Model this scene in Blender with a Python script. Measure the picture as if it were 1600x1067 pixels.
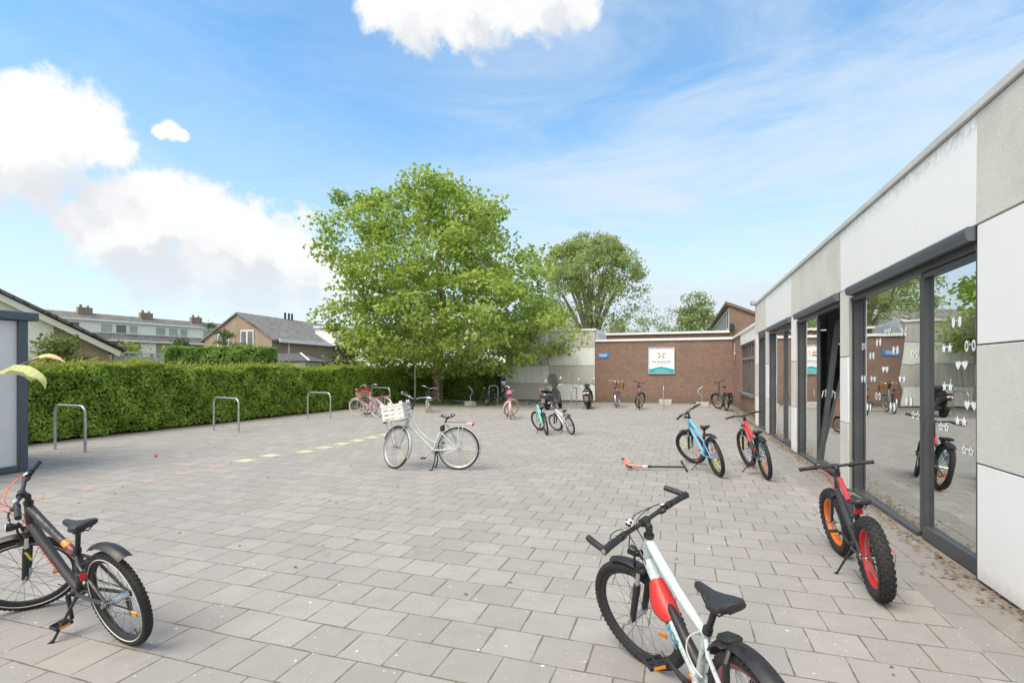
import bpy, math, random
import numpy as np
from mathutils import Vector, Matrix
R_ = math.radians
for o in list(bpy.data.objects): bpy.data.objects.remove(o)
SC = bpy.context.scene
COL = SC.collection
PI = math.pi

# ------------------------------------------------------------------ camera
# world: +Y runs along the school facade, +X points into the school, the camera stands at x=y=0
EYE = 1.6
YAW = math.atan(261/800)
cam = bpy.data.cameras.new('camera'); camo = bpy.data.objects.new('camera', cam); COL.objects.link(camo)
camo.location = (0, 0, EYE); camo.rotation_euler = (PI/2, 0, YAW)
cam.sensor_width = 36; cam.lens = 18.0; cam.shift_y = 47.5/1600
cam.clip_start = .05; cam.clip_end = 3000
SC.camera = camo

# ------------------------------------------------------------------ sky, sun, exposure
SUN_EL, SUN_AZ = R_(56), R_(208)      # azimuth measured clockwise from +Y
SC.view_settings.view_transform = 'Standard'; SC.view_settings.look = 'None'
SC.view_settings.exposure = 1.58; SC.view_settings.gamma = 1
sl = bpy.data.lights.new('sun', 'SUN'); sl.energy = 1.35; sl.angle = R_(34); sl.color = (1, .91, .78)
so = bpy.data.objects.new('sun', sl); COL.objects.link(so)
sd = Vector((math.sin(SUN_AZ)*math.cos(SUN_EL), math.cos(SUN_AZ)*math.cos(SUN_EL), math.sin(SUN_EL)))
so.rotation_euler = sd.to_track_quat('Z', 'Y').to_euler()

def view_dir(u, v):
    fw = Vector((-math.sin(YAW), math.cos(YAW), 0)); rt = Vector((math.cos(YAW), math.sin(YAW), 0))
    return (fw + rt*((u-800)/800) + Vector((0, 0, (581-v)/800))).normalized()

def N(nt, typ, **kw):
    n = nt.nodes.new(typ)
    for k, v in kw.items():
        if k.startswith('i_'):
            key = k[2:]
            n.inputs[int(key) if key.isdigit() else key].default_value = v
        else: setattr(n, k, v)
    return n
def L(nt, a, b): nt.links.new(a, b)
def math_n(nt, op, a, b=None, c=None, clamp=False):
    n = nt.nodes.new('ShaderNodeMath'); n.operation = op; n.use_clamp = clamp
    for i, x in enumerate((a, b, c)):
        if x is None: continue
        if isinstance(x, (int, float)): n.inputs[i].default_value = x
        else: L(nt, x, n.inputs[i])
    return n.outputs[0]
def mixc(nt, f, a, b, typ='MIX'):
    n = nt.nodes.new('ShaderNodeMix'); n.data_type = 'RGBA'; n.blend_type = typ
    for s, x in ((0, f), (6, a), (7, b)):
        if isinstance(x, (int, float)): n.inputs[s].default_value = x
        elif isinstance(x, tuple): n.inputs[s].default_value = (*x[:3], 1)
        else: L(nt, x, n.inputs[s])
    return n.outputs[2]
def ramp(nt, f, stops):
    n = nt.nodes.new('ShaderNodeValToRGB'); e = n.color_ramp.elements
    while len(e) < len(stops): e.new(.5)
    for q, (p, c) in zip(e, stops): q.position = p; q.color = (*c[:3], 1)
    L(nt, f, n.inputs[0]); return n.outputs[0]
def smooth(nt, x, a, b, lo=0., hi=1.):
    n = nt.nodes.new('ShaderNodeMapRange'); n.interpolation_type = 'SMOOTHSTEP'
    L(nt, x, n.inputs[0])
    for i, q in enumerate((a, b, lo, hi)): n.inputs[i+1].default_value = q
    return n.outputs[0]

def cloud_group():
    g = bpy.data.node_groups.new('cloud_density', 'ShaderNodeTree')
    g.interface.new_socket('Vector', in_out='INPUT', socket_type='NodeSocketVector')
    g.interface.new_socket('Density', in_out='OUTPUT', socket_type='NodeSocketFloat')
    gi = g.nodes.new('NodeGroupInput'); go = g.nodes.new('NodeGroupOutput')
    lobes = [(60,190,105),(125,195,85),(10,235,120),(-70,200,140),(175,225,48),(-170,220,140),
             (185,325,62),(250,325,72),(320,345,78),(395,375,80),(465,400,80),(330,410,115),(215,375,90),(140,350,50),(520,440,80),(430,440,95),(260,430,85),
             (250,206,15),(266,203,19),(284,211,12),
             (640,-5,85),(740,-5,95),(850,-20,95),(590,0,52),(900,5,50),
             (-200,420,160),(1900,300,200),(2100,100,260)]
    acc = None
    L3 = []
    for (u, v, r) in lobes:
        c2 = 1/(1+((u-800)/800)**2+((581-v)/800)**2); L3.append((view_dir(u, v), r/800*c2**.75))
    # unseen cloud lobes added behind the camera as neutral fill light
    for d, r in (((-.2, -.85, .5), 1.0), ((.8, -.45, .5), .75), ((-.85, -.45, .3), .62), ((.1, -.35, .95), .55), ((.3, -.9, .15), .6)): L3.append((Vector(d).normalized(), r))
    for d, rad in L3:
        dn = N(g, 'ShaderNodeVectorMath', operation='DISTANCE'); L(g, gi.outputs[0], dn.inputs[0]); dn.inputs[1].default_value = d
        m = math_n(g, 'MULTIPLY_ADD', dn.outputs['Value'], -1/rad, 1.)
        acc = m if acc is None else math_n(g, 'SMOOTH_MAX', acc, m, .25)
    n1 = N(g, 'ShaderNodeTexNoise', i_Scale=9., i_Detail=9., i_Roughness=.6, i_Distortion=.2); L(g, gi.outputs[0], n1.inputs['Vector'])
    e = math_n(g, 'MULTIPLY_ADD', n1.outputs[0], 1.5, -.78)
    n2 = N(g, 'ShaderNodeTexNoise', i_Scale=34., i_Detail=7., i_Roughness=.6); L(g, gi.outputs[0], n2.inputs['Vector'])
    e = math_n(g, 'ADD', e, math_n(g, 'MULTIPLY_ADD', n2.outputs[0], .7, -.35))
    e = math_n(g, 'ADD', acc, e)
    L(g, smooth(g, e, -.05, .34), go.inputs[0])
    return g

def make_world():
    w = bpy.data.worlds.new('World'); SC.world = w; w.use_nodes = True
    nt = w.node_tree; nt.nodes.clear()
    out = N(nt, 'ShaderNodeOutputWorld'); bg = N(nt, 'ShaderNodeBackground'); L(nt, bg.outputs[0], out.inputs[0])
    bg.inputs[1].default_value = .12
    sky = N(nt, 'ShaderNodeTexSky', sky_type='NISHITA', sun_disc=False, sun_elevation=SUN_EL, sun_rotation=SUN_AZ, altitude=0, air_density=1.0, dust_density=.6, ozone_density=2.0)
    tc = N(nt, 'ShaderNodeTexCoord')
    nv = N(nt, 'ShaderNodeVectorMath', operation='NORMALIZE'); L(nt, tc.outputs['Generated'], nv.inputs[0])
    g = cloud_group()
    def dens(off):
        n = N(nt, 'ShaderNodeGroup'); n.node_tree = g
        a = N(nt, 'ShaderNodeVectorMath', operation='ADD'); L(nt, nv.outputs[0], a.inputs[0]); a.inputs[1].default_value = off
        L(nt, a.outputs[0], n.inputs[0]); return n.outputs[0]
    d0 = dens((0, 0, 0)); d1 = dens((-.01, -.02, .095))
    sep = N(nt, 'ShaderNodeSeparateXYZ'); L(nt, nv.outputs[0], sep.inputs[0])
    # thin high cloud and pale air low down
    mp = N(nt, 'ShaderNodeMapping'); mp.inputs['Scale'].default_value = (1.0, 2.2, 5.5); mp.inputs['Rotation'].default_value = (.3, .5, -.4)
    L(nt, nv.outputs[0], mp.inputs[0])
    ci = N(nt, 'ShaderNodeTexNoise', i_Scale=1.6, i_Detail=8., i_Roughness=.62, i_Distortion=.7); L(nt, mp.outputs[0], ci.inputs['Vector'])
    cir = smooth(nt, ci.outputs[0], .32, .64, .12, 1.0)
    dr = N(nt, 'ShaderNodeVectorMath', operation='DOT_PRODUCT'); L(nt, nv.outputs[0], dr.inputs[0]); dr.inputs[1].default_value = view_dir(1250, 280)
    cir = math_n(nt, 'MULTIPLY', cir, smooth(nt, dr.outputs['Value'], .72, .97, .30, 1.))
    low = smooth(nt, sep.outputs[2], .02, .55, .66, 0.)
    veil = math_n(nt, 'MAXIMUM', cir, low)
    veil = math_n(nt, 'ADD', math_n(nt, 'MULTIPLY', cir, .6), low, clamp=True)
    hs = N(nt, 'ShaderNodeHueSaturation', i_Saturation=1.20, i_Value=.80, i_Hue=.489); L(nt, sky.outputs[0], hs.inputs['Color'])
    c = mixc(nt, veil, hs.outputs[0], (2.15, 2.42, 2.66))
    shade = ramp(nt, d1, [(0., (2.78, 2.78, 2.79)), (.5, (2.6, 2.63, 2.67)), (1., (2.2, 2.29, 2.42))])
    n2 = N(nt, 'ShaderNodeTexNoise', i_Scale=14., i_Detail=5., i_Roughness=.55); L(nt, nv.outputs[0], n2.inputs['Vector'])
    shade = mixc(nt, smooth(nt, n2.outputs[0], .4, .7, 0, .65), shade, (2.78, 2.78, 2.78))
    # clouds towards the sun are brightened and warmed to add fill light
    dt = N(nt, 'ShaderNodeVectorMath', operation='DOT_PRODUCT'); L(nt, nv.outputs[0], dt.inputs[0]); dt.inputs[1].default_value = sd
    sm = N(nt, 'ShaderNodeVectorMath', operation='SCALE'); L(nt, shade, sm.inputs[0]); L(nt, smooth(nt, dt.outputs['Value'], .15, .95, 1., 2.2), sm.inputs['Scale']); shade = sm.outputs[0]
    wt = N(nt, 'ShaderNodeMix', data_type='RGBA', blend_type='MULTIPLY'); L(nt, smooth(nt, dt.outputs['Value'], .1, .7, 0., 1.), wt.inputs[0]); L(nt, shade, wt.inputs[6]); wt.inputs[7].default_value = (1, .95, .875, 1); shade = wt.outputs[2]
    # cumulus lose contrast towards the horizon
    fade = smooth(nt, sep.outputs[2], .05, .2, .35, 1.)
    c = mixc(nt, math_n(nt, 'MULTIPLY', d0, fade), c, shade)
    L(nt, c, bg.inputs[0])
make_world()

# ------------------------------------------------------------------ materials
MATS = {}
def new_mat(name):
    m = bpy.data.materials.new(name); m.use_nodes = True; MATS[name] = m
    nt = m.node_tree; return m, nt, nt.nodes['Principled BSDF']
def M(name, col, rough=.5, metal=0., var=.10, scale=6., bump=0., bscale=80., coat=0., grain=0.):
    if name in MATS: return MATS[name]
    m, nt, b = new_mat(name)
    tc = N(nt, 'ShaderNodeTexCoord')
    n = N(nt, 'ShaderNodeTexNoise', i_Scale=scale, i_Detail=5., i_Roughness=.6); L(nt, tc.outputs['Object'], n.inputs['Vector'])
    c = mixc(nt, smooth(nt, n.outputs[0], .3, .7), tuple(x*(1-var) for x in col), tuple(min(1, x*(1+var)) for x in col))
    if grain:
        g = N(nt, 'ShaderNodeTexNoise', i_Scale=bscale, i_Detail=3., i_Roughness=.7); L(nt, tc.outputs['Object'], g.inputs['Vector'])
        c = mixc(nt, smooth(nt, g.outputs[0], .35, .65), mixc(nt, grain, c, (0, 0, 0)), c)
    L(nt, c, b.inputs['Base Color'])
    L(nt, smooth(nt, n.outputs[0], .3, .7, max(.02, rough*.85), min(1, rough*1.15)), b.inputs['Roughness'])
    b.inputs['Metallic'].default_value = metal
    b.inputs['Coat Weight'].default_value = coat
    if bump:
        nb = N(nt, 'ShaderNodeTexNoise', i_Scale=bscale, i_Detail=4.); L(nt, tc.outputs['Object'], nb.inputs['Vector'])
        bp = N(nt, 'ShaderNodeBump', i_Strength=bump, i_Distance=.01); L(nt, nb.outputs[0], bp.inputs['Height']); L(nt, bp.outputs[0], b.inputs['Normal'])
    return m

def uv_from(nt, axis):
    tc = N(nt, 'ShaderNodeTexCoord'); s = N(nt, 'ShaderNodeSeparateXYZ'); L(nt, tc.outputs['Object'], s.inputs[0])
    c = N(nt, 'ShaderNodeCombineXYZ')
    L(nt, s.outputs[{'x': 0, 'y': 1}[axis[0]]], c.inputs[0]); L(nt, s.outputs[{'y': 1, 'z': 2, 'x': 0}[axis[1]]], c.inputs[1])
    return c.outputs[0], tc, s
def brick_mat(name, axis, c1, c2, mortar, w=.215, h=.0625, ms=.006):
    m, nt, b = new_mat(name)
    v, tc, s = uv_from(nt, axis)
    br = N(nt, 'ShaderNodeTexBrick', offset=.5, squash=1.)
    L(nt, v, br.inputs['Vector'])
    for k, x in (('Color1', c1), ('Color2', c2), ('Mortar', mortar)): br.inputs[k].default_value = (*x, 1)
    for k, x in (('Scale', 1.), ('Mortar Size', ms), ('Mortar Smooth', .2), ('Bias', 0.), ('Brick Width', w), ('Row Height', h)): br.inputs[k].default_value = x
    n = N(nt, 'ShaderNodeTexNoise', i_Scale=1.1, i_Detail=6., i_Roughness=.65); L(nt, tc.outputs['Object'], n.inputs['Vector'])
    n2 = N(nt, 'ShaderNodeTexNoise', i_Scale=11., i_Detail=3.); L(nt, v, n2.inputs['Vector'])
    c = mixc(nt, smooth(nt, n.outputs[0], .35, .75, 0, .42), br.outputs[0], (mortar[0]*.55, mortar[1]*.55, mortar[2]*.56))
    c = mixc(nt, smooth(nt, n2.outputs[0], .58, .75, 0, .25), c, (.42, .36, .31))
    # rain splash stain along the foot of the wall
    c = mixc(nt, smooth(nt, s.outputs[2], .05, .55, .5, 0), c, (.10, .09, .075))
    L(nt, c, b.inputs['Base Color']); b.inputs['Roughness'].default_value = .9
    bp = N(nt, 'ShaderNodeBump', i_Strength=.5, i_Distance=.006); L(nt, math_n(nt, 'SUBTRACT', 1., br.outputs['Fac']), bp.inputs['Height']); L(nt, bp.outputs[0], b.inputs['Normal'])
    return m
def tile_roof_mat(name, col, axis='xy', w=.3, h=.34):
    m, nt, b = new_mat(name); v, tc, s = uv_from(nt, axis)
    br = N(nt, 'ShaderNodeTexBrick', offset=0.); L(nt, v, br.inputs['Vector'])
    for k, x in (('Color1', tuple(q*1.15 for q in col)), ('Color2', tuple(q*.8 for q in col)), ('Mortar', tuple(q*.35 for q in col))): br.inputs[k].default_value = (*x, 1)
    for k, x in (('Scale', 1.), ('Mortar Size', .03), ('Mortar Smooth', .6), ('Brick Width', w), ('Row Height', h)): br.inputs[k].default_value = x
    n = N(nt, 'ShaderNodeTexNoise', i_Scale=1.4, i_Detail=7., i_Roughness=.7); L(nt, tc.outputs['Object'], n.inputs['Vector'])
    c = mixc(nt, smooth(nt, n.outputs[0], .4, .75, 0, .4), br.outputs[0], tuple(q*1.5 for q in col))
    L(nt, c, b.inputs['Base Color']); b.inputs['Roughness'].default_value = .85
    bp = N(nt, 'ShaderNodeBump', i_Strength=.8, i_Distance=.03); L(nt, math_n(nt, 'SUBTRACT', 1., br.outputs['Fac']), bp.inputs['Height']); L(nt, bp.outputs[0], b.inputs['Normal'])
    return m

def paving_mat():
    m, nt, b = new_mat('concrete paving tiles')
    tc = N(nt, 'ShaderNodeTexCoord'); s = N(nt, 'ShaderNodeSeparateXYZ'); L(nt, tc.outputs['Object'], s.inputs[0])
    wob = N(nt, 'ShaderNodeTexNoise', i_Scale=1.1, i_Detail=3.); L(nt, tc.outputs['Object'], wob.inputs['Vector'])
    wv = N(nt, 'ShaderNodeVectorMath', operation='MULTIPLY_ADD'); L(nt, wob.outputs['Color'], wv.inputs[0]); wv.inputs[1].default_value = (.045, .045, 0); L(nt, tc.outputs['Object'], wv.inputs[2])
    def bricks(loc, rot, w, h, ms, c1, c2, off):
        mp = N(nt, 'ShaderNodeMapping'); L(nt, wv.outputs[0], mp.inputs[0]); mp.inputs['Location'].default_value = loc; mp.inputs['Rotation'].default_value = (0, 0, rot)
        br = N(nt, 'ShaderNodeTexBrick', offset=off); L(nt, mp.outputs[0], br.inputs['Vector'])
        for k, x in (('Color1', c1), ('Color2', c2), ('Mortar', (.0, .0, .0))): br.inputs[k].default_value = (*x, 1)
        for k, x in (('Scale', 1.), ('Mortar Size', ms), ('Mortar Smooth', .75), ('Bias', 0.), ('Brick Width', w), ('Row Height', h)): br.inputs[k].default_value = x
        jn = N(nt, 'ShaderNodeTexNoise', i_Scale=6., i_Detail=4., i_Roughness=.7); L(nt, tc.outputs['Object'], jn.inputs['Vector']); L(nt, smooth(nt, jn.outputs[0], .32, .72, ms*.5, ms*2.2), br.inputs['Mortar Size'])
        return br
    A = bricks((1.685-.015+30*.303, -.08-.015+100*.295*.2*0, 0), 0, .303, .295, .0048, (.352, .333, .313), (.292, .276, .260), .5)
    B = bricks((.16, 1.66, 0), PI/2, .50, .255, .005, (.285, .271, .256), (.238, .227, .215), .37)
    edge = math_n(nt, 'GREATER_THAN', s.outputs[0], 1.66)
    tile = mixc(nt, edge, A.outputs[0], B.outputs[0])
    fac = N(nt, 'ShaderNodeMix', data_type='FLOAT'); L(nt, edge, fac.inputs[0]); L(nt, A.outputs['Fac'], fac.inputs[2]); L(nt, B.outputs['Fac'], fac.inputs[3]); fac = fac.outputs[0]
    st = N(nt, 'ShaderNodeTexNoise', i_Scale=2.1, i_Detail=7., i_Roughness=.72, i_Distortion=.8); L(nt, tc.outputs['Object'], st.inputs['Vector'])
    tile = mixc(nt, smooth(nt, st.outputs[0], .55, .73, 0, .5), tile, (.18, .165, .145))
    tile = mixc(nt, smooth(nt, st.outputs[0], .42, .28, 0, .35), tile, (.43, .41, .385))
    big = N(nt, 'ShaderNodeTexNoise', i_Scale=.42, i_Detail=6., i_Roughness=.62); L(nt, tc.outputs['Object'], big.inputs['Vector'])
    mid = N(nt, 'ShaderNodeTexNoise', i_Scale=5., i_Detail=6., i_Roughness=.65); L(nt, tc.outputs['Object'], mid.inputs['Vector'])
    fine = N(nt, 'ShaderNodeTexNoise', i_Scale=170., i_Detail=4., i_Roughness=.75); L(nt, tc.outputs['Object'], fine.inputs['Vector'])
    c = mixc(nt, smooth(nt, big.outputs[0], .38, .68, 0, .30), tile, (.235, .226, .212))
    c = mixc(nt, smooth(nt, mid.outputs[0], .42, .7, 0, .28), c, (.225, .218, .206))
    c = mixc(nt, smooth(nt, fine.outputs[0], .38, .64, .24, 0), c, (.09, .09, .085))
    c = mixc(nt, smooth(nt, fine.outputs[0], .55, .72, 0, .20), c, (.56, .55, .53))
    # pale droppings and chewing gum spots
    for sc, th, amt in ((7.5, .085, .7), (17., .11, .6), (3.1, .045, .75), (31., .15, .42), (1.2, .03, .5)):
        vo = N(nt, 'ShaderNodeTexVoronoi', i_Scale=sc, i_Randomness=1.); 
        vd = N(nt, 'ShaderNodeVectorMath', operation='MULTIPLY_ADD'); L(nt, mid.outputs['Color'], vd.inputs[0]); vd.inputs[1].default_value = (.05, .05, 0); L(nt, tc.outputs['Object'], vd.inputs[2])
        L(nt, vd.outputs[0], vo.inputs['Vector'])
        ss = N(nt, 'ShaderNodeSeparateColor'); L(nt, vo.outputs['Color'], ss.inputs[0])
        lim = math_n(nt, 'MULTIPLY', smooth(nt, ss.outputs[0], .45, 1., 0, 1.), th)
        dot = math_n(nt, 'LESS_THAN', vo.outputs['Distance'], lim)
        c = mixc(nt, math_n(nt, 'MULTIPLY', dot, amt), c, (.66, .65, .62))
    moss = N(nt, 'ShaderNodeTexNoise', i_Scale=1.3, i_Detail=4.); L(nt, tc.outputs['Object'], moss.inputs['Vector'])
    joint = mixc(nt, smooth(nt, moss.outputs[0], .40, .66), (.135, .115, .095), (.17, .165, .075))
    c = mixc(nt, math_n(nt, 'MULTIPLY', fac, .85), c, joint)
    # soil washed out along the hedge and the walls
    soil = smooth(nt, math_n(nt, 'ADD', math_n(nt, 'MULTIPLY', s.outputs[0], -1.), math_n(nt, 'MULTIPLY', mid.outputs[0], .9)), 13.35, 14.1, 0, .85)
    c = mixc(nt, soil, c, (.15, .115, .085))
    soil2 = smooth(nt, math_n(nt, 'ADD', s.outputs[1], math_n(nt, 'MULTIPLY', mid.outputs[0], 1.6)), 26.2, 28.2, 0, .6)
    c = mixc(nt, soil2, c, (.20, .155, .115))
    soil3 = smooth(nt, math_n(nt, 'ADD', s.outputs[0], math_n(nt, 'MULTIPLY', mid.outputs[0], .5)), 2.0, 2.5, 0, .55)
    c = mixc(nt, soil3, c, (.19, .15, .11))
    L(nt, c, b.inputs['Base Color']); b.inputs['Roughness'].default_value = .88
    hgt = math_n(nt, 'SUBTRACT', math_n(nt, 'MULTIPLY', fine.outputs[0], .25), fac)
    bp = N(nt, 'ShaderNodeBump', i_Strength=.45, i_Distance=.006); L(nt, hgt, bp.inputs['Height']); L(nt, bp.outputs[0], b.inputs['Normal'])
    return m

def leaf_mat(name, cols, trans=.35, nscale=.9):
    m, nt, b = new_mat(name)
    geo = N(nt, 'ShaderNodeNewGeometry'); tc = N(nt, 'ShaderNodeTexCoord')
    n = N(nt, 'ShaderNodeTexNoise', i_Scale=nscale, i_Detail=3.); L(nt, tc.outputs['Object'], n.inputs['Vector'])
    f = math_n(nt, 'ADD', math_n(nt, 'MULTIPLY', geo.outputs['Random Per Island'], .65), math_n(nt, 'MULTIPLY_ADD', n.outputs[0], 1.2, -.42), clamp=True)
    c = ramp(nt, f, [(i/(len(cols)-1), q) for i, q in enumerate(cols)])
    L(nt, c, b.inputs['Base Color']); b.inputs['Roughness'].default_value = .55; b.inputs['Specular IOR Level'].default_value = .3
    tr = N(nt, 'ShaderNodeBsdfTranslucent'); L(nt, mixc(nt, 1., c, (1.15, 1.28, .6), 'MULTIPLY'), tr.inputs[0])
    mx = N(nt, 'ShaderNodeMixShader', i_0=trans); L(nt, b.outputs[0], mx.inputs[1]); L(nt, tr.outputs[0], mx.inputs[2])
    L(nt, mx.outputs[0], nt.nodes['Material Output'].inputs[0])
    return m

def glass_mat(name, tint=(.80, .84, .82), base=.10, wob=.0016, ior=1.75):
    m, nt, b = new_mat(name); nt.nodes.remove(b)
    tc = N(nt, 'ShaderNodeTexCoord')
    n = N(nt, 'ShaderNodeTexNoise', i_Scale=1.6, i_Detail=1.); L(nt, tc.outputs['Object'], n.inputs['Vector'])
    bp = N(nt, 'ShaderNodeBump', i_Strength=1., i_Distance=wob); L(nt, n.outputs[0], bp.inputs['Height'])
    gl = N(nt, 'ShaderNodeBsdfGlossy', i_Roughness=.0); gl.inputs[0].default_value = (.93, .96, .95, 1); L(nt, bp.outputs[0], gl.inputs['Normal'])
    tr = N(nt, 'ShaderNodeBsdfTransparent'); tr.inputs[0].default_value = (*tint, 1)
    fr = N(nt, 'ShaderNodeFresnel', i_IOR=ior)
    mx = N(nt, 'ShaderNodeMixShader'); L(nt, math_n(nt, 'ADD', fr.outputs[0], base, clamp=True), mx.inputs[0]); L(nt, tr.outputs[0], mx.inputs[1]); L(nt, gl.outputs[0], mx.inputs[2])
    L(nt, mx.outputs[0], nt.nodes['Material Output'].inputs[0])
    return m

# ------------------------------------------------------------------ mesh helpers
def unit(v): return v/np.linalg.norm(v)
class MB:
    """collects shapes and links them as one mesh object"""
    def __init__(s, T=None): s.v = []; s.f = []; s.sm = []; s.T = T
    def add(s, vs, fs, smooth=True):
        o = len(s.v)
        for p in vs:
            p = Vector(p)
            s.v.append(s.T @ p if s.T is not None else p)
        for f in fs: s.f.append(tuple(o+i for i in f)); s.sm.append(smooth)
        return s
    def box(s, c, d, rz=0., bev=0., M4=None):
        hx, hy, hz = d[0]/2, d[1]/2, d[2]/2
        if bev <= 0:
            vs = [(x, y, z) for x in (-hx, hx) for y in (-hy, hy) for z in (-hz, hz)]
            fs = [(0, 1, 3, 2), (4, 6, 7, 5), (0, 4, 5, 1), (2, 3, 7, 6), (0, 2, 6, 4), (1, 5, 7, 3)]
        else:
            b = min(bev, hx*.9, hy*.9, hz*.9); vs = []; idx = {}
            for i, X in enumerate((-1, 1)):
                for j, Y in enumerate((-1, 1)):
                    for k, Z in enumerate((-1, 1)):
                        for a in range(3):
                            idx[i, j, k, a] = len(vs)
                            vs.append((X*(hx-(b if a != 0 else 0)), Y*(hy-(b if a != 1 else 0)), Z*(hz-(b if a != 2 else 0))))
            fs = []
            for a in range(3):
                u, w = [(1, 2), (2, 0), (0, 1)][a]
                for e in (0, 1):
                    q = []
                    for (p, r) in ((0, 0), (1, 0), (1, 1), (0, 1)):
                        k = [0, 0, 0]; k[a] = e; k[u] = p; k[w] = r; q.append(idx[(*k, a)])
                    fs.append(tuple(q if e else q[::-1]))
                    for t in (0, 1):      # edge bevels along w
                        pass
            for a in range(3):            # edges parallel to axis a join faces u and w
                u, w = [(1, 2), (2, 0), (0, 1)][a]
                for p in (0, 1):
                    for r in (0, 1):
                        def key(e):
                            k = [0, 0, 0]; k[a] = e; k[u] = p; k[w] = r; return tuple(k)
                        q = [idx[(*key(0), u)], idx[(*key(1), u)], idx[(*key(1), w)], idx[(*key(0), w)]]
                        fs.append(tuple(q))
            for i in (0, 1):
                for j in (0, 1):
                    for k in (0, 1): fs.append(tuple(idx[i, j, k, a] for a in range(3)))
        ca, sa = math.cos(rz), math.sin(rz)
        vs = [(c[0]+x*ca-y*sa, c[1]+x*sa+y*ca, c[2]+z) for x, y, z in vs] if M4 is None else [M4 @ Vector(p) for p in vs]
        return s.add(vs, fs, False)
    def tube(s, pts, r, n=8, caps=True, closed=False, sx=1.):
        P = [Vector(p) for p in pts]; m = len(P)
        rr = list(r) if hasattr(r, '__len__') else [r]*m
        T = []
        for i in range(m):
            a = P[(i-1) % m] if (closed or i > 0) else P[i]; b = P[(i+1) % m] if (closed or i < m-1) else P[i]
            t = (b-a); T.append(t.normalized() if t.length > 1e-9 else Vector((0, 0, 1)))
        u = T[0].cross(Vector((0, 0, 1)));
        if u.length < .05: u = T[0].cross(Vector((1, 0, 0)))
        u.normalize(); vs = []
        for i in range(m):
            u = (u-T[i]*u.dot(T[i]));
            u.normalize(); w = T[i].cross(u)
            for k in range(n):
                a = 2*PI*k/n; vs.append(P[i]+(u*math.cos(a)*sx+w*math.sin(a))*rr[i])
        fs = []
        for i in range(m if closed else m-1):
            j = (i+1) % m
            for k in range(n):
                l = (k+1) % n; fs.append((i*n+k, i*n+l, j*n+l, j*n+k))
        s.add(vs, fs, True)
        if caps and not closed:
            s.add(vs[:n], [tuple(range(n))[::-1]], False); s.add(vs[-n:], [tuple(range(n))], False)
        return s
    def lathe(s, prof, o, ax, n=16, caps=True):
        """prof: (distance along ax, radius)"""
        ax = Vector(ax).normalized(); return s.tube([Vector(o)+ax*p for p, r in prof], [max(1e-4, r) for p, r in prof], n, caps)
    def sphere(s, c, r, n=12, sc=(1, 1, 1)):
        vs = []; fs = []; m = n//2
        for i in range(m+1):
            a = PI*i/m
            for k in range(n):
                b = 2*PI*k/n; vs.append((c[0]+r*sc[0]*math.sin(a)*math.cos(b), c[1]+r*sc[1]*math.sin(a)*math.sin(b), c[2]+r*sc[2]*math.cos(a)))
        for i in range(m):
            for k in range(n): fs.append((i*n+k, (i+1)*n+k, (i+1)*n+(k+1) % n, i*n+(k+1) % n))
        return s.add(vs, fs, True)
    def loft(s, secs, n=16, caps=True, ex=2.4):
        """secs: (centre, half width vector, half height vector[, exponent])"""
        vs = []
        for q in secs:
            c, U, W = Vector(q[0]), Vector(q[1]), Vector(q[2]); e = 2/(q[3] if len(q) > 3 else ex)
            for k in range(n):
                a = 2*PI*k/n; ca, sa = math.cos(a), math.sin(a)
                vs.append(c+U*math.copysign(abs(ca)**e, ca)+W*math.copysign(abs(sa)**e, sa))
        fs = []
        for i in range(len(secs)-1):
            for k in range(n): l = (k+1) % n; fs.append((i*n+k, i*n+l, (i+1)*n+l, (i+1)*n+k))
        s.add(vs, fs, True)
        if caps: s.add(vs[:n], [tuple(range(n))[::-1]], True); s.add(vs[-n:], [tuple(range(n))], True)
        return s
    def prism(s, poly, d, closed=True):
        """poly: 3D points of a flat outline, d: extrusion vector"""
        d = Vector(d); P = [Vector(p) for p in poly]; n = len(P)
        s.add(P+[p+d for p in P], [tuple(range(n))[::-1], tuple(range(n, 2*n))]+[(i, (i+1) % n, n+(i+1) % n, n+i) for i in range(n)], False)
        return s
    def arc(s, c, r, a0, a1, w, t=.003, n=20, dome=.35, m=5):
        """mudguard: curved strip round centre c in the xz plane, width w along y"""
        vs = []
        for i in range(n+1):
            a = a0+(a1-a0)*i/n
            for j in range(m+1):
                q = j/m*2-1; rr = r+dome*w*(1-q*q)*.5
                vs.append((c[0]+rr*math.cos(a), c[1]+q*w/2, c[2]+rr*math.sin(a)))
        o = len(vs)
        for i in range(n+1):
            a = a0+(a1-a0)*i/n
            for j in range(m+1):
                q = j/m*2-1; rr = r+dome*w*(1-q*q)*.5-t
                vs.append((c[0]+rr*math.cos(a), c[1]+q*w/2, c[2]+rr*math.sin(a)))
        fs = []; k = m+1
        for i in range(n):
            for j in range(m):
                a = i*k+j; fs += [(a, a+1, a+k+1, a+k), (o+a, o+a+k, o+a+k+1, o+a+1)]
            fs += [(i*k, (i+1)*k, o+(i+1)*k, o+i*k), (i*k+m, o+i*k+m, o+(i+1)*k+m, (i+1)*k+m)]
        return s.add(vs, fs, True)
    def build(s, name, mat, parent=None, label=None):
        me = bpy.data.meshes.new(name); me.from_pydata([tuple(p) for p in s.v], [], s.f)
        me.polygons.foreach_set('use_smooth', s.sm); me.materials.append(mat if not isinstance(mat, str) else MATS[mat])
        try: me.set_sharp_from_angle(angle=R_(40))
        except Exception: pass
        o = bpy.data.objects.new(name, me); COL.objects.link(o)
        if parent: o.parent = parent
        if label: o['label'] = label
        return o
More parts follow.
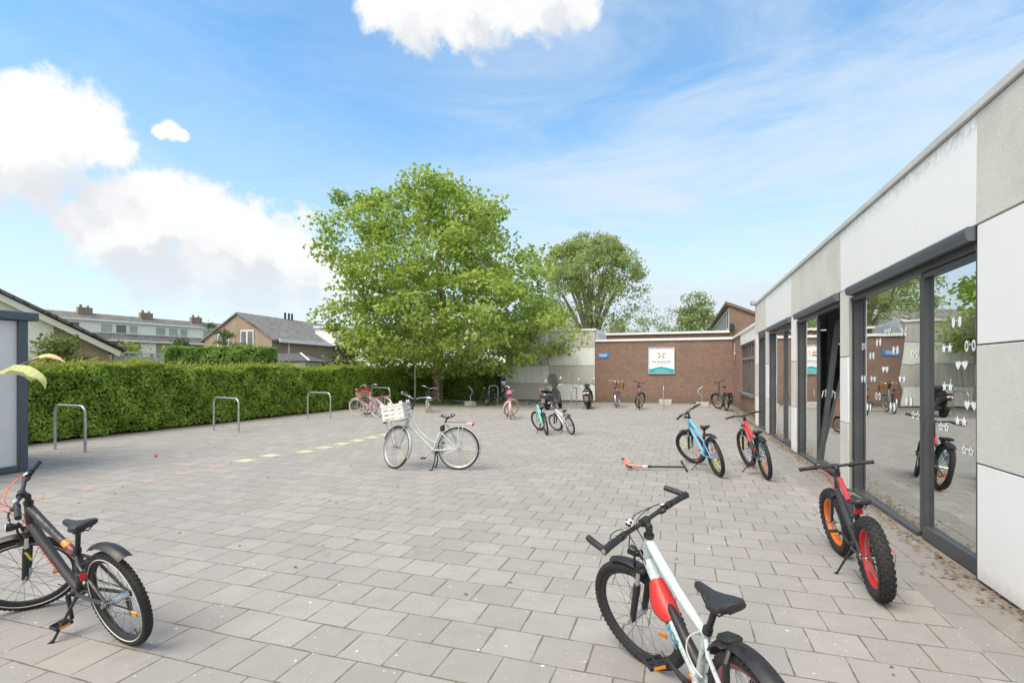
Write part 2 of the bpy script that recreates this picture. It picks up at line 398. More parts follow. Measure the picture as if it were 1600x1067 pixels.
def np_mesh(name, V, F, mat, parent=None, smooth=False):
    me = bpy.data.meshes.new(name); V = np.asarray(V, np.float32); F = np.asarray(F, np.int32); k = F.shape[1]
    me.vertices.add(len(V)); me.vertices.foreach_set('co', V.ravel())
    me.loops.add(F.size); me.loops.foreach_set('vertex_index', F.ravel())
    me.polygons.add(len(F)); me.polygons.foreach_set('loop_start', np.arange(len(F), dtype=np.int32)*k)
    me.polygons.foreach_set('use_smooth', np.full(len(F), smooth)); me.update(calc_edges=True)
    me.materials.append(MATS[mat] if isinstance(mat, str) else mat)
    o = bpy.data.objects.new(name, me); COL.objects.link(o)
    if parent: o.parent = parent
    return o
def thing(name, label, cat, loc=(0, 0, 0), rot=(0, 0, 0), group=None):
    o = bpy.data.objects.new(name, None); COL.objects.link(o); o.location = loc; o.rotation_euler = rot; o.empty_display_size = .2
    return tag(o, label, cat, group)
def tag(o, label, cat, group=None):
    o['label'] = label; o['category'] = cat
    if group: o['group'] = group
    return o
def structure(o): o['kind'] = 'structure'; return o
def dup(root, loc, rot=None, label=None):
    r = root.copy(); COL.objects.link(r); r.location = loc
    if rot is not None: r.rotation_euler = rot
    if label: r['label'] = label
    for ch in root.children:
        c = ch.copy(); COL.objects.link(c); c.parent = r
        for gch in ch.children:
            d = gch.copy(); COL.objects.link(d); d.parent = c
    return r
def text_mb(txt, size, M4, mb=None, depth=.002, align='CENTER', bold=.0):
    cu = bpy.data.curves.new('lettering', 'FONT'); cu.body = txt; cu.size = size; cu.align_x = align; cu.align_y = 'CENTER'; cu.extrude = depth; cu.resolution_u = 3; cu.offset = bold
    ob = bpy.data.objects.new('lettering', cu); COL.objects.link(ob)
    dg = bpy.context.evaluated_depsgraph_get(); ev = ob.evaluated_get(dg); me = ev.to_mesh()
    mb = mb or MB()
    mb.add([M4 @ v.co for v in me.vertices], [tuple(p.vertices) for p in me.polygons], False)
    ev.to_mesh_clear(); bpy.data.objects.remove(ob); bpy.data.curves.remove(cu)
    return mb
def spline(pts, m=6):
    P = [Vector(p) for p in pts]; o = []
    for i in range(len(P)-1):
        a, b, c, d = P[max(0, i-1)], P[i], P[i+1], P[min(len(P)-1, i+2)]
        for k in range(m): w = k/m; o.append(.5*((2*b)+(c-a)*w+(2*a-5*b+4*c-d)*w*w+(3*b-a-3*c+d)*w**3))
    return o+[P[-1]]
def basis(o, x, y):
    x = Vector(x).normalized(); y = Vector(y); y = (y-x*y.dot(x)).normalized(); z = x.cross(y)
    m = Matrix((x, y, z)).transposed().to_4x4(); m.translation = Vector(o); return m
RNG = np.random.default_rng(7)
def leaves(C, size, droop=.3, up=.35, seed=1, wid=.62, fold=.25, normal=None):
    """one folded rhomb per centre; normal: bias direction of the blades"""
    g = np.random.default_rng(seed); n = len(C)
    nr = g.normal(size=(n, 3)); nr /= np.linalg.norm(nr, axis=1)[:, None]
    nr = nr*(1-up)+(np.array([0, 0, 1.]) if normal is None else np.asarray(normal))*up*1.3; nr /= np.linalg.norm(nr, axis=1)[:, None]
    t = g.normal(size=(n, 3)); t[:, 2] -= droop; t -= nr*np.sum(t*nr, 1)[:, None]; t /= np.linalg.norm(t, axis=1)[:, None]
    w = np.cross(nr, t); sz = (size*g.uniform(.65, 1.25, n))[:, None]
    b = C-t*sz*.5; tip = C+t*sz*.5-nr*sz*.1; ml = C+w*sz*wid*.5+nr*sz*fold*.4-t*sz*.05; mr = C-w*sz*wid*.5+nr*sz*fold*.4-t*sz*.05
    V = np.stack([b, ml, tip, mr], 1).reshape(-1, 3); F = np.arange(4*n).reshape(-1, 4)
    return V, F
# ------------------------------------------------------------------ shared materials
M('anthracite', (.060, .064, .072), .38, 0, .12, 3)
M('shutter metal', (.115, .13, .155), .42, .25, .10, 2)
M('silver trim', (.55, .57, .60), .35, .7, .08)
M('galvanised steel', (.42, .44, .46), .42, .75, .14, 14)
M('black plastic', (.016, .016, .018), .48, 0, .25, 20)
M('matt black', (.022, .022, .025), .6, 0, .2, 30)
M('rubber', (.020, .020, .021), .82, 0, .35, 25, .15, 240)
M('chrome', (.62, .63, .65), .22, 1., .06)
M('alloy', (.50, .51, .53), .34, .85, .1)
M('concrete block', (.40, .385, .36), .9, 0, .16, 9, .3, 120)
M('white coping', (.74, .75, .75), .5, 0, .05, 2)
M('pale coping', (.52, .52, .51), .55, 0, .10, 1.4)
M('dark room', (.10, .10, .10), .9, 0, .1)
M('room wall', (.52, .525, .51), .9, 0, .06, .6)
M('room floor', (.42, .42, .40), .45, 0, .08, .8)
M('white paint', (.74, .75, .75), .5, 0, .05, 3)
M('grey frame paint', (.085, .075, .072), .5, 0, .12, 4)
M('stone sill', (.14, .15, .165), .6, 0, .15, 6)
M('bark', (.17, .14, .105), .95, 0, .35, 7, .7, 30)
M('pale bark', (.20, .185, .15), .95, 0, .3, 7, .5, 25)
brick_mat('brown brick', 'xz', (.25, .145, .108), (.165, .10, .078), (.26, .215, .18))
brick_mat('brown brick side', 'yz', (.30, .165, .122), (.215, .12, .092), (.29, .24, .20))
brick_mat('tan brick', 'xz', (.42, .30, .215), (.34, .24, .175), (.40, .35, .28))
brick_mat('dull brick', 'xz', (.30, .225, .175), (.25, .185, .145), (.26, .22, .18))
tile_roof_mat('grey roof tiles', (.205, .20, .192))
tile_roof_mat('dark roof tiles', (.105, .105, .11))
glass_mat('door glass', (.82, .86, .84), .60, .0026, 1.5)
glass_mat('window glass', (.25, .27, .28), .16, .004)
glass_mat('vehicle glass', (.25, .28, .28), .08, 0.)

def panel_mats():
    # smooth white panel with rain streaks from its upper edge
    m, nt, b = new_mat('white panel')
    tc = N(nt, 'ShaderNodeTexCoord'); mp = N(nt, 'ShaderNodeMapping'); L(nt, tc.outputs['Object'], mp.inputs[0]); mp.inputs['Scale'].default_value = (5, 5, .35)
    n = N(nt, 'ShaderNodeTexNoise', i_Scale=1.6, i_Detail=6., i_Roughness=.65); L(nt, mp.outputs[0], n.inputs['Vector'])
    n2 = N(nt, 'ShaderNodeTexNoise', i_Scale=1.1, i_Detail=4.); L(nt, tc.outputs['Object'], n2.inputs['Vector'])
    c = mixc(nt, smooth(nt, n.outputs[0], .5, .8, 0, .35), (.82, .825, .82), (.70, .705, .685))
    s = N(nt, 'ShaderNodeSeparateXYZ'); L(nt, tc.outputs['Object'], s.inputs[0])
    n3 = N(nt, 'ShaderNodeTexNoise', i_Scale=14., i_Detail=5., i_Roughness=.7); L(nt, tc.outputs['Object'], n3.inputs['Vector'])
    lip = math_n(nt, 'MULTIPLY', smooth(nt, s.outputs[2], 3.36, 3.57, 0, 1.), smooth(nt, n3.outputs[0], .40, .68, 0, .75))
    c = mixc(nt, lip, c, (.30, .30, .26))
    foot = smooth(nt, math_n(nt, 'MULTIPLY_ADD', n3.outputs[0], .12, s.outputs[2]), .06, .22, .4, 0.)
    c = mixc(nt, foot, c, (.36, .34, .30))
    L(nt, c, b.inputs['Base Color']); L(nt, smooth(nt, n2.outputs[0], .3, .7, .28, .42), b.inputs['Roughness'])
    # exposed pebble panel
    m, nt, b = new_mat('grey panel')
    tc = N(nt, 'ShaderNodeTexCoord')
    v = N(nt, 'ShaderNodeTexVoronoi', i_Scale=135.); L(nt, tc.outputs['Object'], v.inputs['Vector'])
    sc = N(nt, 'ShaderNodeSeparateColor'); L(nt, v.outputs['Color'], sc.inputs[0])
    n = N(nt, 'ShaderNodeTexNoise', i_Scale=1.7, i_Detail=6., i_Roughness=.65); L(nt, tc.outputs['Object'], n.inputs['Vector'])
    c = ramp(nt, sc.outputs[0], [(0, (.55, .545, .51)), (.6, (.60, .595, .555)), (1, (.66, .655, .61))])
    c = mixc(nt, smooth(nt, n.outputs[0], .40, .72, 0, .38), c, (.40, .40, .36))
    L(nt, c, b.inputs['Base Color']); b.inputs['Roughness'].default_value = .85
    bp = N(nt, 'ShaderNodeBump', i_Strength=.35, i_Distance=.005); L(nt, v.outputs['Distance'], bp.inputs['Height']); L(nt, bp.outputs[0], b.inputs['Normal'])
    # ribbed concrete of the far hall
    for nm, col in (('ribbed white', (.74, .77, .74)), ('ribbed grey', (.50, .49, .465))):
        m, nt, b = new_mat(nm)
        tc = N(nt, 'ShaderNodeTexCoord'); s = N(nt, 'ShaderNodeSeparateXYZ'); L(nt, tc.outputs['Object'], s.inputs[0])
        n = N(nt, 'ShaderNodeTexNoise', i_Scale=1.2, i_Detail=6., i_Roughness=.7); L(nt, tc.outputs['Object'], n.inputs['Vector'])
        mp = N(nt, 'ShaderNodeMapping'); L(nt, tc.outputs['Object'], mp.inputs[0]); mp.inputs['Scale'].default_value = (9, 9, .3)
        n2 = N(nt, 'ShaderNodeTexNoise', i_Scale=1.5, i_Detail=4.); L(nt, mp.outputs[0], n2.inputs['Vector'])
        c = mixc(nt, smooth(nt, n.outputs[0], .35, .75, 0, .4), col, tuple(q*.72 for q in col))
        c = mixc(nt, smooth(nt, n2.outputs[0], .48, .72, 0, .45), c, tuple(q*.66 for q in col))
        L(nt, c, b.inputs['Base Color']); b.inputs['Roughness'].default_value = .8
        rib = math_n(nt, 'SINE', math_n(nt, 'MULTIPLY', s.outputs[0], 2*PI/.16))
        bp = N(nt, 'ShaderNodeBump', i_Strength=.35, i_Distance=.012); L(nt, rib, bp.inputs['Height']); L(nt, bp.outputs[0], b.inputs['Normal'])
panel_mats()
paving_mat()
M('street asphalt', (.085, .083, .08), .9, 0, .15, 2)
M('soil', (.16, .125, .09), .95, 0, .3, 3)
M('meadow', (.10, .15, .05), .95, 0, .3, .4)

# ------------------------------------------------------------------ ground
def sheet(name, x0, x1, y0, y1, z, mat):
    return structure(MB().add([(x0, y0, z), (x1, y0, z), (x1, y1, z), (x0, y1, z)], [(0, 1, 2, 3)], False).build(name, mat))
sheet('ground', -900, 900, -600, 1600, -.03, 'meadow')
sheet('soil', -16, 3, -30, 29.5, -.012, 'soil')
sheet('street', -60, -9.3, 29.5, 44, -.012, 'street asphalt')
sheet('pavement', -13.55, 2.3, -12, 27.32, 0, 'concrete paving tiles')

# coloured tiles laid in the paving
M('yellow tile', (.50, .455, .29), .85, 0, .14, 9, .2, 150)
M('red tile', (.345, .275, .25), .85, 0, .16, 9, .2, 150)
def cell(x, y):
    r = math.floor((y-.08)/.295); off = 0 if r % 2 else .1515
    k = math.floor((x+1.685-off)/.303); return -1.685+off+(k+.5)*.303, .08+(r+.5)*.295
for mat, nm, lst in (('red tile', 'red_paving', [(-7.66,4.49),(-7.6,5.08),(-7.55,5.67),(-7.5,6.27),(-7.42,6.84),(-8.05,6.86),(-8.9,7.3)]),
                     ('yellow tile', 'yellow_paving', [(-7.46,7.45),(-7.30,7.93),(-7.27,8.49),(-7.25,9.04),(-7.19,9.62),(-7.15,10.2),(-7.10,10.8),(-7.0,11.35)])):
    mb = MB()
    for x, y in lst:
        cx, cy = cell(x, y); mb.box((cx, cy, .002), (.294, .286, .004))
    structure(mb.build(nm, mat))

# ------------------------------------------------------------------ school wing with the glass doors (right)
XF = 2.16
school = thing('school_building', 'low school wing with white and grey panels and tall glazed doors along the paving', 'building', (0, 0, 0))
def panel(y0, y1, z0, z1, white, x=XF, proud=.0):
    g = .006
    MB().box((x-proud+.04, (y0+y1)/2, (z0+z1)/2), (.08, y1-y0-2*g, z1-z0-2*g), bev=.004).build('facade_panel', 'white panel' if white else 'grey panel', school,
        'smooth white facade panel' if white else 'grey pebbled facade panel')
MB().box((XF+.14, -.5, 1.4), (.10, 10.6, 2.79)).build('backing_wall', 'dark room', school)
for (y0, y1) in ((1.45, 4.815), (-2.0, 1.45), (-5.4, -2.0)):
    q = 0 if y0 == 1.45 or y0 == -5.4 else 1
    for k, (z0, z1) in enumerate(((.02, .905), (.905, 1.805), (1.805, 2.72), (2.72, 3.57))): panel(y0, y1, z0, z1, (k+q) % 2 == 0, proud=.004*(k % 2))
for i, (y0, y1, w) in enumerate(((4.815, 8.29, 1), (8.29, 11.62, 0), (11.62, 14.86, 1), (14.86, 16.77, 0))): panel(y0, y1, 2.72, 3.57, w)
for (y0, y1, q) in ((7.95, 8.31, 1), (11.22, 11.62, 0), (14.47, 14.86, 1), (16.27, 16.77, 0)):
    for k, (z0, z1) in enumerate(((.02, .905), (.905, 1.805), (1.805, 2.72))): panel(y0, y1, z0, z1, (k+q) % 2 == 0)
    MB().box((XF+.17, (y0+y1)/2, 1.36), (.16, y1-y0-.02, 2.7)).build('backing_wall', 'dark room', school)
MB().box((XF+.03, 5.7, 3.605), (.12, 22.3, .07), bev=.006).build('roof_coping', 'pale coping', school)
MB().box((5.2, 5.7, 3.45), (5.9, 22.2, .16)).build('roof', 'dark room', school)
MB().box((XF+.25, 5.7, 3.15), (.2, 22.1, .42)).box((XF+.36, 10.8, 2.83), (.1, 11.9, .22)).build('roof_beam', 'dark room', school)
MB().box((2.1, 16.6, 3.63), (.16, .3, .10)).build('gutter_box', 'galvanised steel', school)
# rooms behind the glass
MB().box((5.35, 10.8, .005), (6.0, 12.4, .03)).build('interior_floor', 'room floor', school)
MB().box((8.3, 10.8, 1.4), (.1, 12.4, 2.8)).box((5.3, 4.70, 1.4), (5.9, .1, 2.8)).box((5.3, 17.0, 1.4), (5.9, .1, 2.8)).box((5.5, 8.13, 1.4), (5.5, .1, 2.8)).box((5.5, 11.43, 1.4), (5.5, .1, 2.8)).build('interior_wall', 'room wall', school)
MB().box((5.35, 10.8, 2.86), (5.9, 12.4, .06)).build('ceiling', 'white paint', school)
M('pale curtain', (.50, .50, .47), .9, 0, .1, 2)
for c, d in (((4.6, 6.6, .40), (.5, 1.5, .75)), ((6.2, 9.6, .55), (.6, 1.6, 1.1)), ((5.6, 13.0, .42), (.9, 1.4, .8))): MB().box(c, d, bev=.02).build('cupboard', 'pale curtain', school)

XG = 2.25
TB = Matrix.Translation((-.055, 0, 0))
M('window sticker', (.80, .83, .84), .6, 0, .04)
def rot_pane(y0, y1, z0, z1, parent, eps=R_(-1.0), lean=0., x=XG, name='pane'):
    cy = (y0+y1)/2; h = (y1-y0)/2; ce, se = math.cos(eps), math.sin(eps); vs = []
    for (s_, z) in ((-1, z0), (1, z0), (1, z1), (-1, z1)):
        vs.append((x-se*s_*h+lean*(z-z0)/(z1-z0), cy+ce*s_*h, z))
    return MB().add(vs, [(3, 2, 1, 0)], False).build(name, 'door glass', parent)
def bay(y0, y1, ym, tilt=False, shut=True):
    fr = MB(TB); zt = 2.50
    fr.box((2.305, y1-.03, 1.30), (.07, .06, 2.6), bev=.004)                      # far jamb
    fr.box((2.29, y0+.03, 1.30), (.11, .06, 2.6), bev=.004)
    fr.box((2.285, (y0+y1)/2, 2.577), (.08, y1-y0-.19, .066), bev=.004)            # head
    fr.box((2.29, (y0+y1)/2+ (ym-y0)/2-.0, .025), (.06, y1-ym-.10, .05), bev=.004)        # low sill under the fixed pane
    fr.box((2.300, ym, 1.29), (.05, .046, 2.42), bev=.004)                         # mullion
    w = fr.build('window_frame', 'anthracite', school)
    MB(TB).box((2.25, y1-.03, 1.30), (.035, .045, 2.58), bev=.004).build('guide_rail', 'anthracite', w)
    MB(TB).box((2.235, y1-.055, 1.30), (.012, .006, 2.56)).build('trim_strip', 'silver trim', w)
    rot_pane(ym+.021, y1-.058, .05, 2.545, w)
    lf = MB(TB)
    a, b = y0+.06, ym-.037
    pts = [(a, .02, .13), (a, 2.46, .07)]
    if not tilt:
        lf.box((2.300, (a+b)/2, .075), (.06, b-a, .13), bev=.004).box((2.298, b-.020, 1.34), (.056, .038, 2.40), bev=.004).box((2.298, a+.03, 1.34), (.056, .06, 2.40), bev=.004).box((2.298, (a+b)/2, 2.515), (.055, b-a-.10, .05), bev=.003)
        lf.build('door_leaf', 'anthracite', school); rot_pane(a+.06, b-.037, .14, 2.492, w)
        MB(TB).box((2.266, b-.024, 1.05), (.008, .03, .14), bev=.003).build('handle', 'anthracite', w)
    else:
        T = TB @ Matrix.Translation((2.30, 0, .05)) @ Matrix.Rotation(R_(6.2), 4, 'Y') @ Matrix.Translation((-2.30, 0, -.05))
        lf = MB(T)
        lf.box((2.30, (a+b)/2, .10), (.07, b-a-.01, .09), bev=.004).box((2.298, b-.045, 1.28), (.07, .075, 2.27), bev=.004).box((2.298, a+.045, 1.28), (.07, .075, 2.27), bev=.004).box((2.30, (a+b)/2, 2.43), (.07, b-a-.16, .07), bev=.004)
        lo = lf.build('door_leaf', 'anthracite', school, 'door leaf tilted inwards at its top')
        rot_pane(a+.08, b-.08, .145, 2.40, lo, 0., 2.26*math.sin(R_(6.2)), 2.257)
        h = MB(T); h.box((2.255, b-.045, 1.25), (.02, .03, .13), bev=.004).tube([(2.245, b-.045, 1.28), (2.215, b-.045, 1.28), (2.21, b-.045, 1.17)], .009); h.build('handle', 'silver trim', lo)
        MB(TB).box((2.232, ym, 1.25), (.012, .03, .13), bev=.003).build('lock_plate', 'silver trim', w)
    if shut:
        prof = [(2.158, 2.716), (2.108, 2.716), (2.094, 2.700), (2.094, 2.640), (2.118, 2.606), (2.158, 2.606)]
        MB().prism([(x, y0+.015, z) for x, z in prof], (0, y1-y0-.13, 0)).build('shutter_box', 'shutter metal', school)
        MB().box((2.215, (y0+y1)/2-.05, 2.655), (.11, y1-y0-.14, .10)).build('shutter_recess', 'matt black', school)
        MB().box((2.20, (y0+y1)/2-.04, 2.575), (.02, y1-y0-.18, .055), bev=.003).build('shutter_lath', 'shutter metal', school)
    return w
w1 = bay(4.815, 7.95, 5.93)
w2 = bay(8.31, 11.22, 9.84, tilt=True)
w3 = bay(11.62, 14.47, 12.75)
w4 = bay(14.86, 16.27, 15.5, shut=False)
MB().box((2.20, 15.56, 2.655), (.06, 1.38, .10)).build('lintel_trim', 'anthracite', school)
# paper shapes stuck inside the nearest panes: spectacles of round, heart and star outline
def shape2d(k, r):
    if k == 'o': return [(r*.62*math.cos(a), r*math.sin(a)) for a in np.linspace(0, 2*PI, 15)[:-1]]
    if k == 's': return [((r if i % 2 == 0 else r*.52)*math.sin(PI*i/5), (r if i % 2 == 0 else r*.52)*math.cos(PI*i/5)) for i in range(10)]
    out = []
    for a in np.linspace(0, 2*PI, 19)[:-1]:
        out.append((r*16*math.sin(a)**3/17, r*(13*math.cos(a)-5*math.cos(2*a)-2*math.cos(3*a)-math.cos(4*a))/17))
    return out
def sticker(y, z, k, hollow, r=.047):
    mb = MB(); cy = 6.92 if y > 5.93 else 5.38; x = XG+.0175*(y-cy)-.005
    for s_ in (-1, 1):
        P = shape2d(k, r); c = (y+s_*r*1.12, z)
        if hollow:
            n = len(P); vs = [(x, c[0]+p, c[1]+q) for p, q in P]+[(x, c[0]+p*.55, c[1]+q*.55) for p, q in P]
            mb.add(vs, [(i, (i+1) % n, n+(i+1) % n, n+i) for i in range(n)], False)
        else: mb.add([(x, c[0]+p, c[1]+q) for p, q in P], [tuple(range(len(P)))], False)
    mb.box((x, y, z+r*.25), (.001, r*.5, r*.22))
    mb.build('sticker', 'window sticker', w1)
# positions measured along the facade (y) and up (z)
for (u, v, k, h) in ((1388,518,'h',1),(1415,518,'o',1),(1373,535,'o',0),(1349,541,'o',1),(1401,547,'o',0),(1362,556,'o',0),(1433,552,'h',1),(1384,577,'h',0),(1348,592,'o',0),(1364,592,'s',0),(1412,592,'s',0),
                     (1372,619,'o',1),(1357,636,'o',0),(1396,635,'o',0),(1423,627,'o',0),(1434,649,'s',1),
                     (1496,503,'o',0),(1480,544,'s',0),(1518,540,'o',1),(1504,570,'h',0),(1481,604,'s',0),(1503,658,'s',0),(1475,667,'s',1),(1514,704,'s',1),(1519,633,'h',0)):
    d = view_dir(u, v); t = XG/d.x; sticker(d.y*t, EYE+d.z*t, k, h)

# ------------------------------------------------------------------ brick wing across the end of the yard
wing = thing('brick_building', 'flat roofed brown brick school wing across the end of the yard', 'building')
YB, XL, XR = 27.3, -4.245, 2.54
MB().box(((XL+XR)/2+.1, YB+.15, 1.6), (XR-XL+.2, .3, 3.2)).build('wall', 'brown brick', wing)
W0, W1 = 20.05, 24.15
mb = MB()
mb.box((XR+.15, (W1+YB)/2-.001, 1.6), (.3, YB-W1, 3.2)).box((XR+.15, (16.78+W1)/2, .375), (.3, W1-16.78, .75)).box((XR+.15, (16.78+W0)/2, 1.975), (.3, W0-16.78, 2.45)).box((XR+.17, (W0+W1)/2, 2.98), (.26, W1-W0, .44))
mb.build('wall', 'brown brick side', wing)
MB().box((XR+.035, (16.8+W1)/2, 2.975), (.09, W1-16.8+.02, .46), bev=.004).build('fascia_panel', 'white panel', wing)
MB().box(((XL+XR)/2, YB+.10, 3.255), (XR-XL-.02, .34, .11), bev=.006).box((XR+.12, (16.8+YB)/2-.04, 3.2545), (.36, YB-16.8-.02, .108), bev=.006).build('roof_coping', 'white coping', wing)
MB().box(((XL+XR)/2+2, 29.4, 3.12), (XR-XL+4, 3.6, .1)).build('roof', 'dark room', wing)
MB().box(((XL+XR)/2+1.2, 31.35, 1.9), (XR-XL+2.6, .3, 3.8)).build('wall', 'brown brick', wing)
MB().box(((XL+XR)/2, 31.28, 3.86), (XR-XL+.3, .42, .12), bev=.006).build('roof_coping', 'white coping', wing)
MB().prism([(XL+1.2, 31.5, 3.92), (XL+1.2, 37, 3.92), (XL+1.2, 33.5, 4.12)], (XR-XL-1.4, 0, 0)).build('roof', 'dark roof tiles', wing)
# window of the side wall
zs, zt = .77, 2.74
fr = MB(); xw = XR+.10
fr.box((xw, W0+.035, (zs+zt)/2), (.08, .07, zt-zs)).box((xw, W1-.035, (zs+zt)/2), (.08, .07, zt-zs)).box((xw, (W0+W1)/2, zt-.04), (.08, W1-W0-.14, .08)).box((xw, (W0+W1)/2, zs+.04), (.08, W1-W0-.14, .08))
for k in (1, 2, 3): fr.box((xw, W0+(W1-W0)*k/4, (zs+zt)/2), (.085, .08, zt-zs-.16))
fw = fr.build('window', 'grey frame paint', wing)
MB().box((xw-.006, (W0+W1)/2, 2.13), (.07, W1-W0-.15, .09)).build('transom', 'alloy', fw)
MB().add([(xw+.01, W0, zs), (xw+.01, W1, zs), (xw+.01, W1, zt), (xw+.01, W0, zt)], [(0, 1, 2, 3)], False).build('pane', 'window glass', fw)
MB().box((XR-.02, (W0+W1)/2, zs-.05), (.2, W1-W0+.1, .10), bev=.005).build('sill', 'stone sill', fw)
MB().box((XR+1.6, (W0+W1)/2, 1.7), (.05, W1-W0+1, 3)).build('interior_wall', 'dark room', wing)
for x in (-3.0, -.7): MB().box((x, YB-.004, .16), (.22, .012, .09)).build('air_vent', 'matt black', wing)

# signs on the brick
M('sign face', (.72, .74, .78), .4, 0, .03); M('sign teal', (.03, .33, .36), .4, 0, .12, 3); M('sign orange', (.62, .36, .10), .5); M('sign blue grey', (.16, .26, .32), .5); M('sign pale text', (.55, .60, .63), .5); M('sign teal light', (.28, .60, .63), .5)
M('enamel blue', (.045, .19, .52), .3); M('sign pink', (.55, .40, .50), .6)
sx0, sx1, sz0, sz1 = -1.51, -.21, 1.50, 2.855; scx = (sx0+sx1)/2
sg = thing('sign_board', 'square white school sign with butterfly emblem and teal base on the brick wall', 'sign', (scx, YB, sz0))
def onsign(mb, nm, mt): o = mb.build(nm, mt, sg); o.matrix_parent_inverse = Matrix.Translation((-scx, -YB, -sz0)); return o
y = YB-.05
f = MB(); w_ = .035
f.box((sx0+w_/2, y+.02, (sz0+sz1)/2), (w_, .07, sz1-sz0)).box((sx1-w_/2, y+.02, (sz0+sz1)/2), (w_, .07, sz1-sz0)).box((scx, y+.02, sz0+w_/2), (sx1-sx0-2*w_, .07, w_)).box((scx, y+.02, sz1-w_/2), (sx1-sx0-2*w_, .07, w_))
onsign(f, 'frame', 'silver trim')
onsign(MB().box((scx, y+.025, (sz0+sz1)/2), (sx1-sx0-2*w_, .03, sz1-sz0-2*w_)), 'board', 'sign face')
yf = y+.008
a, b = sx0+w_+.005, sx1-w_-.005
onsign(MB().prism([(a, yf, sz0+.04), (b, yf, sz0+.04), (b, yf, sz0+.235), (scx, yf, sz0+.375), (a, yf, sz0+.235)], (0, -.003, 0)), 'roof_motif', 'sign teal')
def petal(ang, ln, wd, c0, mt, nm):
    P = []
    for q in np.linspace(0, 1, 9): P.append((ln*q, wd*math.sin(PI*q**.8)*.5))
    P = P+[(p, -q) for p, q in P[-2:0:-1]]
    ca, sa = math.cos(ang), math.sin(ang)
    onsign(MB().prism([(c0[0]+p*ca-q*sa, yf, c0[1]+p*sa+q*ca) for p, q in P][::-1], (0, -.003, 0)), nm, mt)
cz = sz0+.96
for s_ in (-1, 1):
    petal(PI/2-s_*R_(52), .22, .10, (scx+s_*.03, cz), 'sign orange', 'emblem_wing')
    petal(-PI/2+s_*R_(45), .20, .07, (scx+s_*.03, cz-.03), 'sign blue grey', 'emblem_wing')
X4 = lambda p: basis(p, (1, 0, 0), (0, 0, 1))
onsign(text_mb('De Avonturijn', .155, X4((scx, yf-.001, sz0+.62)), bold=.002), 'lettering', 'sign blue grey')
t = MB()
for k, (z, w2_) in enumerate(((.215, .44), (.16, .62), (.105, .70))):      # three lines too small to read in the photo
    x = scx-w2_/2
    while x < scx+w2_/2:
        d = .02+.05*((k*7+int((x+9)*53)) % 5)/5; t.box((x+d/2, yf-.004, sz0+z), (d, .002, .024)); x += d+.012
onsign(t, 'lettering', 'sign teal light')
onsign(MB().box((scx, yf-.001, sz0+.50), (.5, .002, .012)), 'underline', 'sign orange')

ns = thing('street_sign', 'small blue enamel street name plate with white lettering on the brick wall', 'sign', (-3.8, YB, 2.3))
def onns(mb, nm, mt): o = mb.build(nm, mt, ns); o.matrix_parent_inverse = Matrix.Translation((3.8, -YB, -2.3)); return o
onns(MB().box((-3.8, YB-.015, 2.465), (.56, .02, .27), bev=.006), 'plate', 'enamel blue')
t = MB()
for z, w_ in ((2.52, .44), (2.44, .40)): t.box((-3.83, YB-.0265, z), (w_, .002, .028))
onns(t, 'lettering_line', 'sign face')
st = thing('star_emblem', 'pink star shaped emblem on the brick side wall near the corner', 'sign', (XR, 26.35, 2.55))
P = [((.30 if i % 2 == 0 else .19)*math.sin(PI*i/6), (.42 if i % 6 == 0 else .27 if i % 2 == 0 else .2)*math.cos(PI*i/6)) for i in range(12)]
MB().prism([(-.02, p, q) for p, q in P], (-.02, 0, 0)).build('plate', 'sign pink', st)
MB().prism([(-.044, p*.6, q*.6) for p, q in P], (-.004, 0, 0)).build('motif', 'white paint', st)

# ------------------------------------------------------------------ panel hall on the left of the brick wing
hall = thing('panel_hall', 'taller hall clad in large ribbed grey and white concrete panels behind the mopeds', 'building')
MB().box((-6.76, 31.0, 1.93), (5.03, 7.2, 3.86)).build('wall', 'ribbed grey', hall)
for c, (x0, x1) in enumerate(((-9.29, -6.77), (-6.77, XL))):
    for r, (z0, z1) in enumerate(((.06, .97), (.97, 1.94), (1.94, 2.91), (2.91, 3.80))):
        w = (r+c) % 2 == 1 if c == 0 else r % 2 == 0
        MB().box(((x0+x1)/2, YB+.03, (z0+z1)/2), (x1-x0-.02, .14+.02*(r % 2 == (0 if c else 1)), z1-z0-.02), bev=.005).build('wall_panel', 'ribbed white' if w else 'ribbed grey', hall, 'whitish ribbed wall panel' if w else 'grey ribbed wall panel')
MB().box((-6.76, 30.9, 3.85), (5.14, 7.4, .10), bev=.01).build('roof_coping', 'white coping', hall)
for k in range(2): MB().box((XL+.04, YB+.3+1.8*(k+.5), 3.45), (.1, 1.75, .7), bev=.005).build('wall_panel', 'ribbed white', hall)

# ------------------------------------------------------------------ brick gable with clerestory behind the wing
gb = thing('clerestory_building', 'taller brick building with slanting roof and white strip of windows behind the wing', 'building')
gx0, gx1, gy0, gy1 = 2.71, 8.5, 31.15, 47.
MB().prism([(gx0, gy0, 0), (gx1, gy0, 0), (gx1, gy0, 3.0), (gx0, gy0, 5.50)], (0, .35, 0)).build('wall', 'brown brick', gb)
MB().box((gx0+.1, (gy0+gy1)/2+.2, 2.72), (.16, gy1-gy0-.4, 5.44)).build('clerestory', 'white paint', gb)
for k in range(9): MB().box((gx0+.01, gy0+1.6+k*1.6, 4.7), (.05, .75, .95)).build('window', 'stone sill', gb)
MB().prism([(gx0-.22, gy0-.10, 5.56), (gx1+.1, gy0-.10, 2.98), (gx1+.1, gy0-.10, 2.82), (gx0-.22, gy0-.10, 5.40)], (0, gy1-gy0+.2, 0)).build('roof', M('rust roof edge', (.19, .115, .09), .8, 0, .2, 5), gb)
